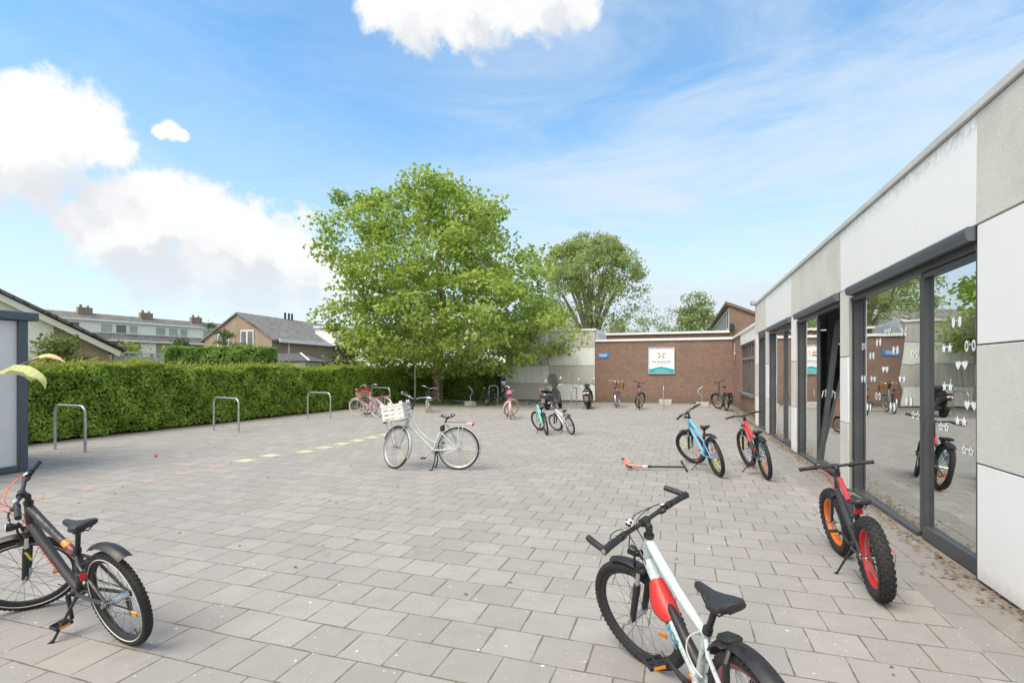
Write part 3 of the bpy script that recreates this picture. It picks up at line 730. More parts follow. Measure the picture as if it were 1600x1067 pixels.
MB().box((2.80, 31.0, 4.12), (.2, .25, .36), bev=.02).build('floodlight', 'matt black', gb)
# ------------------------------------------------------------------ bicycle stands
def hoop(A, B, h, label, r=.024):
    A = Vector((*A, 0)); B = Vector((*B, 0)); d = (B-A); ln = d.length; d.normalize(); rc = min(.16, ln*.3); pts = [A]
    up = Vector((0, 0, 1))
    for k in range(7): t = PI/2*k/6; pts.append(A+d*(rc-rc*math.cos(t))+up*(h-rc+rc*math.sin(t)))
    for k in range(7): t = PI/2*k/6; pts.append(B-d*(rc-rc*math.sin(t))+up*(h-rc+rc*math.cos(t)))
    pts.append(B); loc = (A+B)/2
    o = MB().tube([p-loc for p in pts], r, 12).build('bicycle_stand', 'galvanised steel'); o.location = loc
    return tag(o, label, 'bicycle stand', 'steel hoop bicycle stands')
hoop((-12.257, 7.128), (-11.2, 7.03), .92, 'steel hoop bicycle stand nearest the white and blue shed')
hoop((-12.15, 10.83), (-11.02, 10.58), .90, 'steel hoop bicycle stand second from the shed along the hedge')
hoop((-12.17, 14.6), (-11.05, 14.35), .90, 'steel hoop bicycle stand just before the two pink bikes by the hedge')
hoop((-12.84, 19.45), (-11.65, 19.02), .92, 'steel hoop bicycle stand behind the pink bikes in the tree shade')
hoop((-4.46, 22.0), (-4.42, 23.0), .90, 'narrow looking steel hoop stand between the two mopeds')
hoop((-8.85, 23.5), (-8.45, 23.65), .92, 'steel hoop stand in front of the dark gate posts')
hoop((-.62, 22.6), (-.66, 24.2), .98, 'steel hoop stand seen edge on under the square sign')
def curl(x, y, label, tilt=1.):
    t = thing('bicycle_stand', label, 'bicycle stand', (x, y, 0), (0, 0, tilt), 'bent bar wheel holders on concrete blocks')
    MB().box((0, 0, .11), (.55, .30, .22), bev=.02).build('base', 'concrete block', t)
    P = [(-.02, 0, .2), (-.02, 0, .36), (.0, 0, .46), (-.11, 0, .58), (-.20, .02, .68), (-.17, .05, .78), (-.06, .08, .88), (.02, .1, .93)]
    MB().tube(P, .021, 10).build('bar', 'galvanised steel', t)
curl(1.02, 24.9, 'bent steel wheel holder on a concrete block between hoop and pannier bike', 0.)
curl(-9.3, 22.2, 'bent steel wheel holder on a concrete block beside the tree', 2.6)
t = MB().box((0, 0, .14), (.6, .34, .28), bev=.02).build('concrete_block', 'concrete block'); t.location = (-.62, 25.6, 0); tag(t, 'bare concrete block behind the edge on hoop at the brick wall', 'block')
# ------------------------------------------------------------------ thin pole at the hedge, gate posts
o = MB().tube([(0, 0, 0), (0, 0, 1.95)], .03, 10).sphere((0, 0, 1.95), .034).build('pole', 'pale coping'); o.location = (-12.75, 23.2, 0); tag(o, 'thin grey metal pole standing in front of the shaded hedge', 'pole')
M('gate green', (.012, .022, .018), .5, 0, .2)
g = thing('gate', 'dark green open gate frame between the hedge and the panel hall', 'gate', (-9.6, 26.6, 0))
for x, h in ((-.55, 1.78), (.22, 2.1)): MB().box((x, 0, h/2), (.10, .10, h), bev=.008).build('post', 'gate green', g)
MB().box((-.165, 0, 1.68), (.66, .04, .05)).box((-.165, 0, .12), (.66, .04, .05)).build('rail', 'gate green', g)
# ------------------------------------------------------------------ container shed at the left edge
M('slate blue', (.070, .092, .120), .42, .1, .08, 2); M('shed panel', (.61, .63, .66), .4, 0, .05, 1)
sh = thing('storage_shed', 'pale grey storage shed with slate blue frame at the left edge', 'shed', (-10.03, 5.44, 0))
MB().box((-1.2, -2.5, 1.24), (2.34, 4.94, 2.34)).build('wall_panel', 'shed panel', sh)
for x, y in ((-.03, -.06), (-2.37, -.06), (-.03, -4.94)): MB().box((x, y, 1.22), (.14, .12, 2.44), bev=.01).build('post', 'slate blue', sh)
MB().box((-.03, -2.5, .06), (.12, 4.76, .10), bev=.008).box((-1.2, -.05, .06), (2.2, .08, .1), bev=.008).build('bottom_rail', 'slate blue', sh)
MB().box((-1.2, -2.45, 2.49), (2.62, 5.12, .13), bev=.012).build('roof', 'slate blue', sh)
# ------------------------------------------------------------------ clipped hedge
leaf_mat('hedge leaf', [(.06, .115, .02), (.19, .31, .045), (.38, .53, .085), (.56, .66, .19)], .46, 3.2)
leaf_mat('hedge shoots', [(.20, .25, .045), (.30, .33, .075), (.40, .38, .13)], .4, 1.5)
M('hedge twig', (.022, .028, .010), .95, 0, .4, 12)
def hedge(name, label, p0, p1, th, h, dens, seed, size=.075, mat='hedge leaf', shoots='hedge shoots', back=True, cat='hedge', core=True, rough=.07):
    p0, p1 = np.array(p0, float), np.array(p1, float); d = p1-p0; ln = np.linalg.norm(d); d /= ln; nrm = np.array([d[1], -d[0]])   # nrm: visible side
    g = np.random.default_rng(seed)
    t = thing(name, label, cat, (p0[0], p0[1], 0))
    hz = lambda s_: h+.05*np.sin(s_*1.3+seed)+.035*np.sin(s_*3.7+seed*2)
    if core:
        i_ = max(.13, rough*1.5); q = [(d[0]*a-nrm[0]*b, d[1]*a-nrm[1]*b, .0) for a, b in ((i_, i_), (ln-i_, i_), (ln-i_, th-i_), (i_, th-i_))]
        MB().prism(q, (0, 0, h-.16)).build('twig_core', 'hedge twig', t)
    C, Nn = [], []
    def face(n_, f):
        n_ = int(n_); s_ = g.uniform(0, ln, n_); a = g.uniform(0, 1, n_); f(s_, a, n_)
    def bump(s_, z): return -rough*.9*np.clip(np.sin(s_*.83+seed)+np.sin(s_*2.9+z*2.2)-1.15, 0, 1)+rough*(np.sin(s_*2.1+seed)*np.sin(z*3.1+s_*.7)+.6*np.sin(s_*5.3)*np.cos(z*4.7))
    def front(s_, a, n_, sgn=1.):
        z = .04+a*(hz(s_)-.04); dep = np.minimum(g.exponential(.035, n_), .12)-.03-bump(s_, z)
        off = -dep if sgn > 0 else -th+dep
        C.append(np.stack([d[0]*s_+nrm[0]*off, d[1]*s_+nrm[1]*off, z], 1)); Nn.append(np.tile([nrm[0]*sgn, nrm[1]*sgn, .45], (n_, 1)))
    def top(s_, a, n_):
        off = -a*th; z = hz(s_)-g.exponential(.04, n_)+.02
        C.append(np.stack([d[0]*s_+nrm[0]*off, d[1]*s_+nrm[1]*off, z], 1)); Nn.append(np.tile([0, 0, 1.], (n_, 1)))
    def end(e):
        n_ = int(dens*th*h); s_ = np.full(n_, ln if e else 0.)+(g.exponential(.05, n_)-.04)*(-1 if e else 1); a = g.uniform(0, 1, n_); z = g.uniform(.04, h, n_)
        C.append(np.stack([d[0]*s_-nrm[0]*a*th, d[1]*s_-nrm[1]*a*th, z], 1)); Nn.append(np.tile([d[0]*(1 if e else -1), d[1]*(1 if e else -1), .4], (n_, 1)))
    face(dens*ln*h, front); face(dens*ln*th*.7, top); end(0); end(1)
    if back: face(dens*ln*h*.25, lambda s_, a, n_: front(s_, a, n_, -1.))
    C = np.concatenate(C); Nn = np.concatenate(Nn)
    V, F = leaves(C, size, .35, .5, seed, normal=Nn); np_mesh('foliage', V, F, mat, t)
    if shoots:
        n_ = int(ln*th*dens*.85); s_ = g.uniform(0, ln, n_); a = g.uniform(0, 1, n_)
        cl = .5+.5*np.sin(s_*4.1+seed)*np.sin(s_*1.7)
        z = hz(s_)+g.exponential(.035, n_)*(.5+cl)+.0
        V, F = leaves(np.stack([d[0]*s_-nrm[0]*a*th, d[1]*s_-nrm[1]*a*th, z], 1), size*1.05, -.9, .1, seed+1); np_mesh('new_growth', V, F, shoots, t)
    return t
hedge('hedge', 'long clipped green hedge with yellowish tips along the left side of the yard', (-13.8, 1.5), (-13.8, 28.0), 1.0, 1.72, 1250, 3, .085, rough=.10)
hedge('hedge', 'dark clipped hedge across the back behind the tree trunk', (-13.75, 28.0), (-10.1, 28.0), .9, 1.70, 700, 5, .085)
# ------------------------------------------------------------------ trees
def grow(t, trunk_pts, trunk_r, clusters, rng, bark, maxr=.09, base_k=2, tips=.012, bend=.12, limbs=()):
    """trunk plus limbs: every leaf cluster hangs on a tapering branch that joins the nearest thicker wood"""
    mb = MB(); mb.tube(trunk_pts, trunk_r, 12); mb.build('trunk', bark, t)
    nodes = [np.array(p, float) for p in trunk_pts[base_k:]]; rad = [r for r in trunk_r[base_k:]]
    br = MB(); root = nodes[0]
    for lp, lr in limbs:
        br.tube([tuple(p) for p in lp], lr, 7, False); nodes += [np.array(p) for p in lp[1:]]; rad += list(lr[1:])
    order = np.argsort(np.linalg.norm(clusters-root, axis=1))
    for i in order:
        c = clusters[i]; A = np.array(nodes); dv = c-A; dist = np.linalg.norm(dv, axis=1)
        dr = np.linalg.norm(A-root, axis=1); up = dv[:, 2]/np.maximum(dist, 1e-3)
        cost = dist*(1.35-.35*up)+.25*dr
        j = int(np.argmin(cost)); a = A[j]; n = max(3, int(dist[j]/.7)+2)
        r0 = min(maxr, rad[j]*.72, .012+.016*dist[j]+.004); pts = []; rr = []
        wob = rng.normal(size=3)*bend*dist[j]*.35
        for k in range(n+1):
            q = k/n; p = a+(c-a)*q+wob*math.sin(PI*q)+np.array([0, 0, -.06*dist[j]*math.sin(PI*q)])
            pts.append(p); rr.append(max(tips, r0*(1-q)+tips*q))
            if k > 0: nodes.append(p); rad.append(rr[-1])
        br.tube(pts, rr, 5, False)
    br.build('branch', bark, t)
leaf_mat('plane leaf', [(.11, .165, .038), (.24, .325, .08), (.37, .455, .13), (.50, .56, .235)], .46, .8)
def plane_tree():
    g = np.random.default_rng(11); X0, Y0 = -12.2, 24.6
    t = thing('plane_tree', 'broad bright green tree with mottled trunk at the end of the hedge', 'tree', (X0, Y0, 0))
    rt = np.array([math.cos(YAW), math.sin(YAW), 0]); fw = np.array([-math.sin(YAW), math.cos(YAW), 0])
    # crown half widths by height: left as seen from the yard, right, depth
    Z = [1.5, 2.2, 3.2, 4.5, 5.8, 7.1, 8.4, 9.6, 10.6, 11.4, 11.9]
    Lh = [2.1, 3.9, 4.6, 5.1, 5.3, 5.5, 5.5, 5.2, 4.4, 2.3, .6]; Rh = [2.0, 5.9, 7.3, 7.2, 6.3, 5.5, 4.5, 3.4, 2.2, 1.2, .5]; Dh = [2.0, 4.8, 6.2, 6.7, 6.5, 6.1, 5.5, 4.7, 3.6, 2.0, .7]
    cl = []
    while len(cl) < 640:
        z = g.uniform(1.5, 11.9); a = g.uniform(0, 2*PI); side = np.interp(z, Z, Lh if math.cos(a) < 0 else Rh); dep = np.interp(z, Z, Dh)
        r = 1/math.sqrt((math.cos(a)/side)**2+(math.sin(a)/dep)**2)
        if g.uniform() > (r/7.2)**1.3+.1: continue
        lump = 1+.10*math.sin(3*a+z*1.1)+.09*math.sin(5*a-z*2.2)+.06*math.sin(9*a+z*3.1)
        q = g.uniform(.0, 1)**.42
        p = rt*math.cos(a)*r*q*lump+fw*math.sin(a)*r*q*lump; p[2] = z-.3*(1-q)
        if q < .30 and z < 4.5: continue
        cl.append(p)
    cl = np.array(cl)
    tp = [(0, 0, -.1), (.0, 0, .08), (.02, .02, .5), (.05, 0, 1.3), (.02, .05, 2.1), (.08, 0, 3.1), (.0, .1, 4.6), (.15, 0, 6.4), (.05, .1, 8.4), (.1, .1, 10.2)]
    grow(t, tp, [.42, .34, .285, .26, .25, .23, .18, .13, .08, .04], cl, g, 'plane bark', .12, 4)
    C = []; Nn = []
    for c in cl:
        n = int(g.uniform(36, 100)); sp = g.uniform(.32, .66)
        q = g.normal(size=(n, 3)); q *= (g.uniform(size=(n, 1))**.45/np.linalg.norm(q, axis=1)[:, None]); q = q*np.array([sp*1.75, sp*1.75, sp*.95]); C.append(c+q)
    C = np.concatenate(C); C = C[C[:, 2] > 1.25]
    V, F = leaves(C, .215, .55, .42, 21, .78, .22); np_mesh('crown', V, F, 'plane leaf', t)
m, nt, b = new_mat('plane bark')
tc = N(nt, 'ShaderNodeTexCoord'); n = N(nt, 'ShaderNodeTexVoronoi', i_Scale=9.); n2 = N(nt, 'ShaderNodeTexNoise', i_Scale=4., i_Detail=6.)
L(nt, tc.outputs['Object'], n2.inputs['Vector']); vv = N(nt, 'ShaderNodeVectorMath', operation='MULTIPLY_ADD'); L(nt, n2.outputs['Color'], vv.inputs[0]); vv.inputs[1].default_value = (.25, .25, .4); L(nt, tc.outputs['Object'], vv.inputs[2]); L(nt, vv.outputs[0], n.inputs['Vector'])
sc = N(nt, 'ShaderNodeSeparateColor'); L(nt, n.outputs['Color'], sc.inputs[0])
L(nt, ramp(nt, sc.outputs[0], [(0, (.115, .09, .065)), (.6, (.175, .145, .105)), (.85, (.26, .23, .165)), (1, (.36, .33, .24))]), b.inputs['Base Color']); b.inputs['Roughness'].default_value = .9
bp = N(nt, 'ShaderNodeBump', i_Strength=.5, i_Distance=.02); L(nt, n.outputs['Distance'], bp.inputs['Height']); L(nt, bp.outputs[0], b.inputs['Normal'])
plane_tree()
M('elm bark', (.20, .195, .125), .95, 0, .3, 4, .5, 25)
leaf_mat('elm leaf', [(.25, .30, .13), (.33, .39, .19), (.41, .47, .26)], .45, .3)
leaf_mat('birch leaf', [(.22, .27, .13), (.30, .35, .19), (.38, .43, .26)], .45, .3)
leaf_mat('pine leaf', [(.05, .085, .035), (.10, .14, .05), (.17, .20, .08)], .15, .6)
leaf_mat('shrub leaf', [(.07, .11, .03), (.15, .21, .06), (.24, .30, .11)], .3, 1.2)
leaf_mat('lime leaf', [(.13, .19, .03), (.22, .29, .05), (.32, .38, .08)], .4, 1.2)
leaf_mat('golden leaf', [(.20, .17, .02), (.32, .28, .035), (.42, .38, .06)], .3, 1.2)
leaf_mat('conifer leaf', [(.11, .20, .04), (.20, .33, .07), (.30, .43, .11)], .3, .8)
def far_tree(label, name, x, y, trunk, prof, depth, ncl, per, size, sp, mat, seed, bark='bark', shell=.5, lift=.35, droop=.3, maxr=.16, rtr=.3, fill=None, limbs=0):
    g = np.random.default_rng(seed); t = thing(name, label, 'tree', (x, y, 0))
    Z = [p[0] for p in prof]; W = [p[1] for p in prof]; cl = []
    while len(cl) < ncl:
        z = g.uniform(Z[0], Z[-1]); r = np.interp(z, Z, W); a = g.uniform(0, 2*PI)
        if g.uniform() > (r/max(W))**1.2+.05: continue
        q = g.uniform()**shell; lump = 1+.09*math.sin(3*a+z*.8+seed)+.08*math.sin(6*a-z*1.3)
        cl.append((math.cos(a)*r*q*lump, math.sin(a)*r*q*lump*depth, z))
    cl = np.array(cl); h = trunk
    tp = [(0, 0, -.1), (.02, 0, h*.3), (.05, .03, h*.62), (0, 0, h), (.1, .1, h*1.25)]
    lb = []
    for i in range(limbs):
        a = 2*PI*i/limbs+g.normal()*.25; q = .35+.55*(i % 3)/2; r1 = max(W)*.82*q; z1 = Z[0]+(Z[-1]-Z[0])*(.86-.30*q)
        lp = []; lr = []
        for k in range(9):
            w = k/8; rr_ = r1*w**1.25; lp.append((math.cos(a+.2*w)*rr_+.05*math.sin(5*w+i), math.sin(a+.2*w)*rr_*depth, h*.85+(z1-h*.85)*w**.85)); lr.append(rtr*.50*(1-w)**.8+.03)
        lb.append((lp, lr))
    grow(t, tp, [rtr*1.25, rtr, rtr*.9, rtr*.75, rtr*.4], cl, g, bark, maxr, 2, .013, .06, lb)
    C = []
    for c in cl:
        k = per if fill is None else max(3, int(per*np.interp(c[2], Z, fill)))
        q = g.normal(size=(k, 3)); q *= g.uniform(size=(k, 1))**.5/np.linalg.norm(q, axis=1)[:, None]; C.append(c+q*np.array([sp*1.7, sp*1.7, sp*1.1]))
    V, F = leaves(np.concatenate(C), size, droop, .3, seed, .7); np_mesh('crown', V, F, mat, t)
    return t
# direction helper: point at a given distance ahead of the camera
def ahead(u, D): d = view_dir(u, 581); f = Vector((-math.sin(YAW), math.cos(YAW), 0)); return d*(D/d.dot(f))
p = ahead(922, 48); far_tree('tall rounded elm with bare looking fanned limbs behind the panel hall', 'elm_tree', p.x, p.y, 3.0, [(4.6, 2.4), (6, 3.9), (8, 4.9), (10, 4.9), (11.5, 4.5), (13, 3.3), (14.2, 1.4)], 1., 430, 82, .22, .44, 'elm leaf', 31, 'elm bark', .36, fill=[.07, .13, .30, .75, 1.1, 1.3, 1.3], rtr=.46, maxr=.12, limbs=15)
p = ahead(1092, 62); far_tree('slender pale birch behind the brick wing', 'birch_tree', p.x, p.y, 3.2, [(3, 1.9), (6, 3.1), (8.5, 2.8), (10.2, 1.7), (11.4, .5)], 1., 130, 60, .30, .5, 'birch leaf', 33, 'pale bark', .6, droop=1.2, rtr=.18)
p = ahead(1045, 66); far_tree('thin airy young tree left of the slender birch', 'young_tree', p.x, p.y, 3., [(3, 1.5), (6, 2.2), (8, 1.6), (9.6, .4)], 1., 60, 26, .25, .5, 'birch leaf', 34, 'pale bark', .6, droop=.8, rtr=.12)
p = ahead(1010, 60); far_tree('sparse tree just right of the rounded elm', 'sparse_tree', p.x, p.y, 3., [(3, 1.8), (6, 2.6), (8, 2.0), (9.4, .5)], 1., 70, 26, .24, .5, 'birch leaf', 35, 'pale bark', .6, droop=.6, rtr=.14)
p = ahead(968, 58); far_tree('low leafy tree whose top shows above the white coping', 'low_tree', p.x, p.y, 2.4, [(2.5, 2.2), (4.5, 3.1), (6.2, 2.4), (7.2, .6)], 1., 80, 50, .24, .5, 'elm leaf', 36, 'pale bark', .6, rtr=.14)
p = ahead(860, 70); far_tree('leafy tree half hidden between the plane tree and the elm', 'leafy_tree', p.x, p.y, 3, [(3, 3.), (6, 4.4), (9, 4.), (11.5, 1.)], 1., 120, 60, .3, .6, 'elm leaf', 37, 'bark', .5, rtr=.25)
# shrubs
def shrub(label, name, x, y, w, h, mat, seed, n=900, size=.13, z0=0., cat='shrub', squash=1.):
    g = np.random.default_rng(seed); t = thing(name, label, cat, (x, y, z0)); C = []; mb = MB()
    for k in range(max(6, int(w*h*5))):
        a = g.uniform(0, 2*PI); q = g.uniform()**.5; z = g.uniform(.18, 1)*h; r = w/2*math.sin(PI*min(.97, .25+.72*z/h))**.7*q
        c = np.array([math.cos(a)*r, math.sin(a)*r*squash, z]); C.append(c+g.normal(size=(n//max(6, int(w*h*5))+3, 3))*[.16*w**.5, .16*w**.5, .12*w**.5])
        mb.tube([(g.normal()*.05, g.normal()*.05, 0), tuple(c*.6), tuple(c)], [.022, .014, .006], 5, False)
    mb.build('stem', 'bark', t); V, F = leaves(np.concatenate(C), size, .3, .35, seed); np_mesh('foliage', V, F, mat, t)
    return t
for k, (label, nm, u, D, w, h, mat, n, size, sq) in enumerate([
    ('loose green climbing shrub against the white gable house', 'shrub', 92, 18.5, 2.5, 2.75, 'shrub leaf', 1500, .16, .6),
    ('low green shrub beside the gable house corner', 'shrub', 140, 17.5, 1.3, 2.0, 'shrub leaf', 500, .15, .6),
    ('small lime green bush behind the grey fence', 'bush', 205, 27, 2.2, 3.1, 'lime leaf', 700, .2, .6),
    ('dark pointed shrub in front of the terraced houses', 'shrub', 282, 44, 2.5, 4.4, 'pine leaf', 900, .24, .6),
    ('dark bush in front of the garden house conservatory', 'bush', 525, 36, 3.2, 2.6, 'pine leaf', 900, .2, .6),
    ('green bush beside the parked cars', 'bush', 741, 27.5, 1.9, 1.35, 'shrub leaf', 1700, .09, .6)]):
    p = ahead(u, D); shrub(label, nm, p.x, p.y, w, h, mat, 40+k, n, size, squash=sq)
# layered pine
def pine(x, y):
    g = np.random.default_rng(77); t = thing('pine_tree', 'small flat topped pine in front of the brown gable', 'tree', (x, y, 0)); C = []; mb = MB()
    mb.tube([(0, 0, -.1), (.1, 0, 1.6), (.05, 0, 3.4), (.2, 0, 4.9)], [.16, .14, .10, .04], 8); mb.build('trunk', 'bark', t); br = MB()
    for (dx, z, w) in ((-1.5, 3.35, .9), (-.7, 3.8, .7), (.9, 3.6, .9), (1.5, 3.2, .7), (.1, 4.5, .95), (-.2, 4.95, .5), (.7, 4.3, .6), (-1.9, 3.0, .6)):
        c = np.array([dx, g.normal()*.6, z]); C.append(c+g.normal(size=(170, 3))*[w*.42, w*.42, .10]); br.tube([(.06, 0, z-.7), tuple((c+[0, 0, -.25])*[.5, .5, 1]), tuple(c)], [.05, .04, .015], 5, False)
    br.build('branch', 'bark', t); V, F = leaves(np.concatenate(C), .2, -.5, .2, 5, .3); np_mesh('crown', V, F, 'pine leaf', t)
p = ahead(347, 38); pine(p.x, p.y)
a, b = ahead(254, 27), ahead(416, 27.5)
hedge('conifer_hedge', 'tall rounded conifer hedge behind the clipped hedge in front of the terrace', (a.x, a.y), (b.x, b.y), 1.6, 2.95, 260, 9, .17, 'conifer leaf', None, rough=.14)
a, b = ahead(715, 41), ahead(800, 41)
hedge('golden_hedge', 'yellow green hedge beyond the parked cars', (a.x, a.y), (b.x, b.y), 1., 1.97, 150, 10, .2, 'golden leaf', None)
# ------------------------------------------------------------------ grass at the tree foot, fallen leaves
M('grass blade', (.085, .125, .03), .8, 0, .3, 3); M('dry leaf', (.19, .125, .07), .9, 0, .35, 30)
def grass_patch():
    g = np.random.default_rng(3); n = 5200; a = g.uniform(0, 2*PI, n); r = np.abs(g.normal(size=n))*.9+.15
    x = -11.3+r*np.cos(a)*2.2; y = 23.9+r*np.sin(a)*1.0; h = g.uniform(.02, .09, n); dx = g.normal(size=n)*.03; dy = g.normal(size=n)*.03
    V = np.stack([np.stack([x-.012, y, 0*x], 1), np.stack([x+.012, y, 0*x], 1), np.stack([x+dx, y+dy, h], 1)], 1).reshape(-1, 3)
    o = np_mesh('grass', V, np.arange(3*n).reshape(-1, 3), 'grass blade'); o['kind'] = 'stuff'; tag(o, 'thin grass around the foot of the broad tree', 'grass')
grass_patch()
def dry():
    g = np.random.default_rng(4); n = 1500; y = g.uniform(2.2, 24, n)**1.0; x = 2.17-np.abs(g.normal(size=n))*.075*(1+.8*np.sin(y*2.3)**2)
    C = np.stack([x, y, g.uniform(.008, .03, n)], 1); k = 240
    C2 = np.stack([g.uniform(-11.5, 1.9, k), g.uniform(3, 24, k), np.full(k, .008)], 1); C3 = np.stack([-13.5+np.abs(g.normal(size=500))*.3, g.uniform(6, 27, 500), np.full(500, .01)], 1)
    S = np.concatenate([C, C2, C3]); V, F = leaves(S, .04, .0, .93, 8, .6); V[:, 2] = np.maximum(V[:, 2], .004)
    o = np_mesh('dry_leaves', V, F, 'dry leaf'); o['kind'] = 'stuff'; tag(o, 'brown dry leaves blown along the foot of the facade', 'leaf litter')
dry()
# ------------------------------------------------------------------ twig with two leaves hanging into view at the left edge
m, nt, b = new_mat('yellow leaf'); tc = N(nt, 'ShaderNodeTexCoord'); w = N(nt, 'ShaderNodeTexWave', i_Scale=28., i_Distortion=2.5); L(nt, tc.outputs['Object'], w.inputs['Vector'])
c = mixc(nt, smooth(nt, w.outputs[1], .5, 1., 0, .5), (.48, .53, .20), (.60, .63, .34)); L(nt, c, b.inputs['Base Color']); b.inputs['Roughness'].default_value = .5
tr = N(nt, 'ShaderNodeBsdfTranslucent'); L(nt, c, tr.inputs[0]); mx = N(nt, 'ShaderNodeMixShader', i_0=.35); L(nt, b.outputs[0], mx.inputs[1]); L(nt, tr.outputs[0], mx.inputs[2]); L(nt, mx.outputs[0], nt.nodes['Material Output'].inputs[0])
M('tawny leaf', (.52, .37, .17), .6, 0, .15, 40)
def twig():
    def pt(x, y, D): d = view_dir(x/5.927, 440+y/5.927); f = Vector((-math.sin(YAW), math.cos(YAW), 0)); return d*(D/d.dot(f))+Vector((0, 0, EYE))
    base = pt(-1500, 1150, 1.25); org = Vector((base.x, base.y, 0)); t = thing('sapling', 'leafy twig with one large yellow green leaf reaching in at the left edge', 'plant', org)
    MB().tube([p-org for p in (org, org+Vector((.02, .01, .7)), base)], [.014, .012, .009], 8).tube([p-org for p in (base, pt(-500, 960, 1.15), pt(0, 832, 1.06), pt(150, 790, 1.05), pt(360, 705, 1.06))], [.006, .004, .0026, .0022, .0016], 7).build('stem', 'bark', t)
    def blade(up, lo, D, mat, cup):
        mb = MB(); n = len(up); vs = []
        for i in range(n):
            a, b_ = pt(*up[i], D), pt(*lo[i], D); q = i/(n-1); dv = Vector((.3, -1, 0))*cup
            vs += [a-org, (a+b_)/2-org+dv*math.sin(PI*q)*.6+Vector((0, 0, -.002)), b_-org+dv*.15]
        fs = []
        for i in range(n-1):
            for j in range(2): fs.append((3*i+j, 3*i+j+1, 3*i+j+4, 3*i+j+3))
        mb.add(vs, fs, True); o = mb.build('leaf', mat, t)
    blade([(-60, 850), (60, 805), (130, 768), (200, 772), (270, 778), (330, 808), (370, 835), (400, 862), (425, 890), (437, 935), (424, 985)],
          [(-60, 856), (60, 852), (130, 852), (190, 866), (240, 880), (296, 930), (312, 912), (345, 906), (382, 926), (410, 960), (420, 987)], 1.04, 'yellow leaf', .016)
    blade([(255, 742), (330, 702), (390, 676), (450, 666), (505, 676), (555, 700), (605, 742)], [(255, 745), (330, 735), (390, 724), (450, 708), (505, 716), (555, 730), (604, 745)], 1.07, 'tawny leaf', .010)
twig()
# ------------------------------------------------------------------ houses beyond the hedge
M('white render', (.72, .71, .67), .7, 0, .05, 1.5); M('dark pane', (.13, .145, .155), .2, 0, .15, .5); M('pale pane', (.34, .38, .38), .25, 0, .12, .4); M('fence board', (.45, .46, .47), .7, 0, .1, 3)
def win(parent, T, x0, x1, z0, z1, y, n=1, pane='dark pane', fr=.09):
    mb = MB(T); mb.box(((x0+x1)/2, y-.04, z0+fr/2), (x1-x0, .10, fr)).box(((x0+x1)/2, y-.04, z1-fr/2), (x1-x0, .10, fr))
    for k in range(n+1): mb.box((x0+fr/2+(x1-x0-fr)*k/n, y-.04, (z0+z1)/2), (fr, .10, z1-z0-2*fr))
    f = mb.build('window', 'white paint', parent); MB(T).box(((x0+x1)/2, y-.012, (z0+z1)/2), (x1-x0-fr, .02, z1-z0-fr)).build('pane', pane, f)
def frame_at(u, D, az):
    p = ahead(u, D); a = YAW*0+az; return p, a
# white and brick gable house just behind the hedge, its verge falling to the right
gh = thing('gable_house', 'white and brick gable house with long falling verge just behind the hedge', 'house')
A = ahead(184, 20.5); rt = Vector((math.cos(YAW), math.sin(YAW), 0)); fwv = Vector((-math.sin(YAW), math.cos(YAW), 0))
gx = (rt*.715+fwv*.70).normalized(); gy = Vector((-gx.y, gx.x, 0))
T = Matrix((gx, gy, Vector((0, 0, 1)))).transposed().to_4x4(); T.translation = (A.x, A.y, 0)
MB(T).prism([(-.25, .3, 0), (-.25, .3, 2.45), (-5.6, .3, 5.50), (-11., .3, 2.5), (-11., .3, 0)], (0, 7, 0)).build('wall', 'tan brick', gh)
MB(T).prism([(-1.9, .26, 1.0), (-1.9, .26, 3.36), (-5.6, .26, 5.4), (-9, .26, 3.5), (-9, .26, 1.0)], (0, .05, 0)).build('rendered_wall', 'white render', gh)
MB(T).prism([(.12, .0, 2.42), (.05, .0, 2.22), (-5.6, .0, 5.42), (-5.6, .0, 5.66)], (0, .12, 0)).build('verge_board', 'white render', gh)
MB(T).prism([(.28, -.12, 2.42), (.30, -.12, 2.50), (-5.6, -.12, 5.82), (-11.3, -.12, 2.55), (-11.3, -.12, 2.42), (-5.6, -.12, 5.67)], (0, 7.6, 0)).build('roof', 'dark roof tiles', gh)
win(gh, T, -4.35, -3.3, 1.0, 2.25, .26)
MB(T).tube([(-3.05, .2, 0), (-3.05, .2, 2.3)], .05, 8).build('drainpipe', M('yellow pipe', (.55, .47, .12), .5), gh)
# terrace with dormers
tr_ = thing('terraced_houses', 'long grey roofed terrace with white dormers beyond the hedge', 'house')
a0, a1 = ahead(20, 56.), ahead(358, 77.)
ax = (a1-a0).normalized(); ay = Vector((-ax.y, ax.x, 0)); Lt = (a1-a0).length
T = Matrix((ax, ay, Vector((0, 0, 1)))).transposed().to_4x4(); T.translation = (a0.x, a0.y, 0)
zr, zg = 9.05, 5.55
MB(T).box((Lt/2+4, 3.5, zg/2), (Lt+16, 7.0, zg)).build('wall', 'tan brick', tr_)
MB(T).prism([(-4, -.35, zg-.08), (-4, -.35, zg+.05), (-4, 3.5, zr), (-4, 7.35, zg+.05), (-4, 7.35, zg-.08)], (Lt+16, 0, 0)).build('roof', 'grey roof tiles', tr_)
MB(T).box((Lt/2+4, -.38, zg-.02), (Lt+16, .14, .16)).build('gutter', 'white paint', tr_)
zd0, zd1 = 6.28, 7.95
MB(T).box((Lt/2+3, 1.9, (zd0+zd1)/2), (Lt+8, 2.6, zd1-zd0)).build('dormer', 'white paint', tr_)
MB(T).box((Lt/2+3, 1.8, zd1+.05), (Lt+8.6, 3.0, .12)).build('dormer_roof', 'dark roof tiles', tr_)
MB(T).box((Lt/2+3, .34, zd1+.02), (Lt+8.6, .10, .22)).build('fascia', 'white paint', tr_)
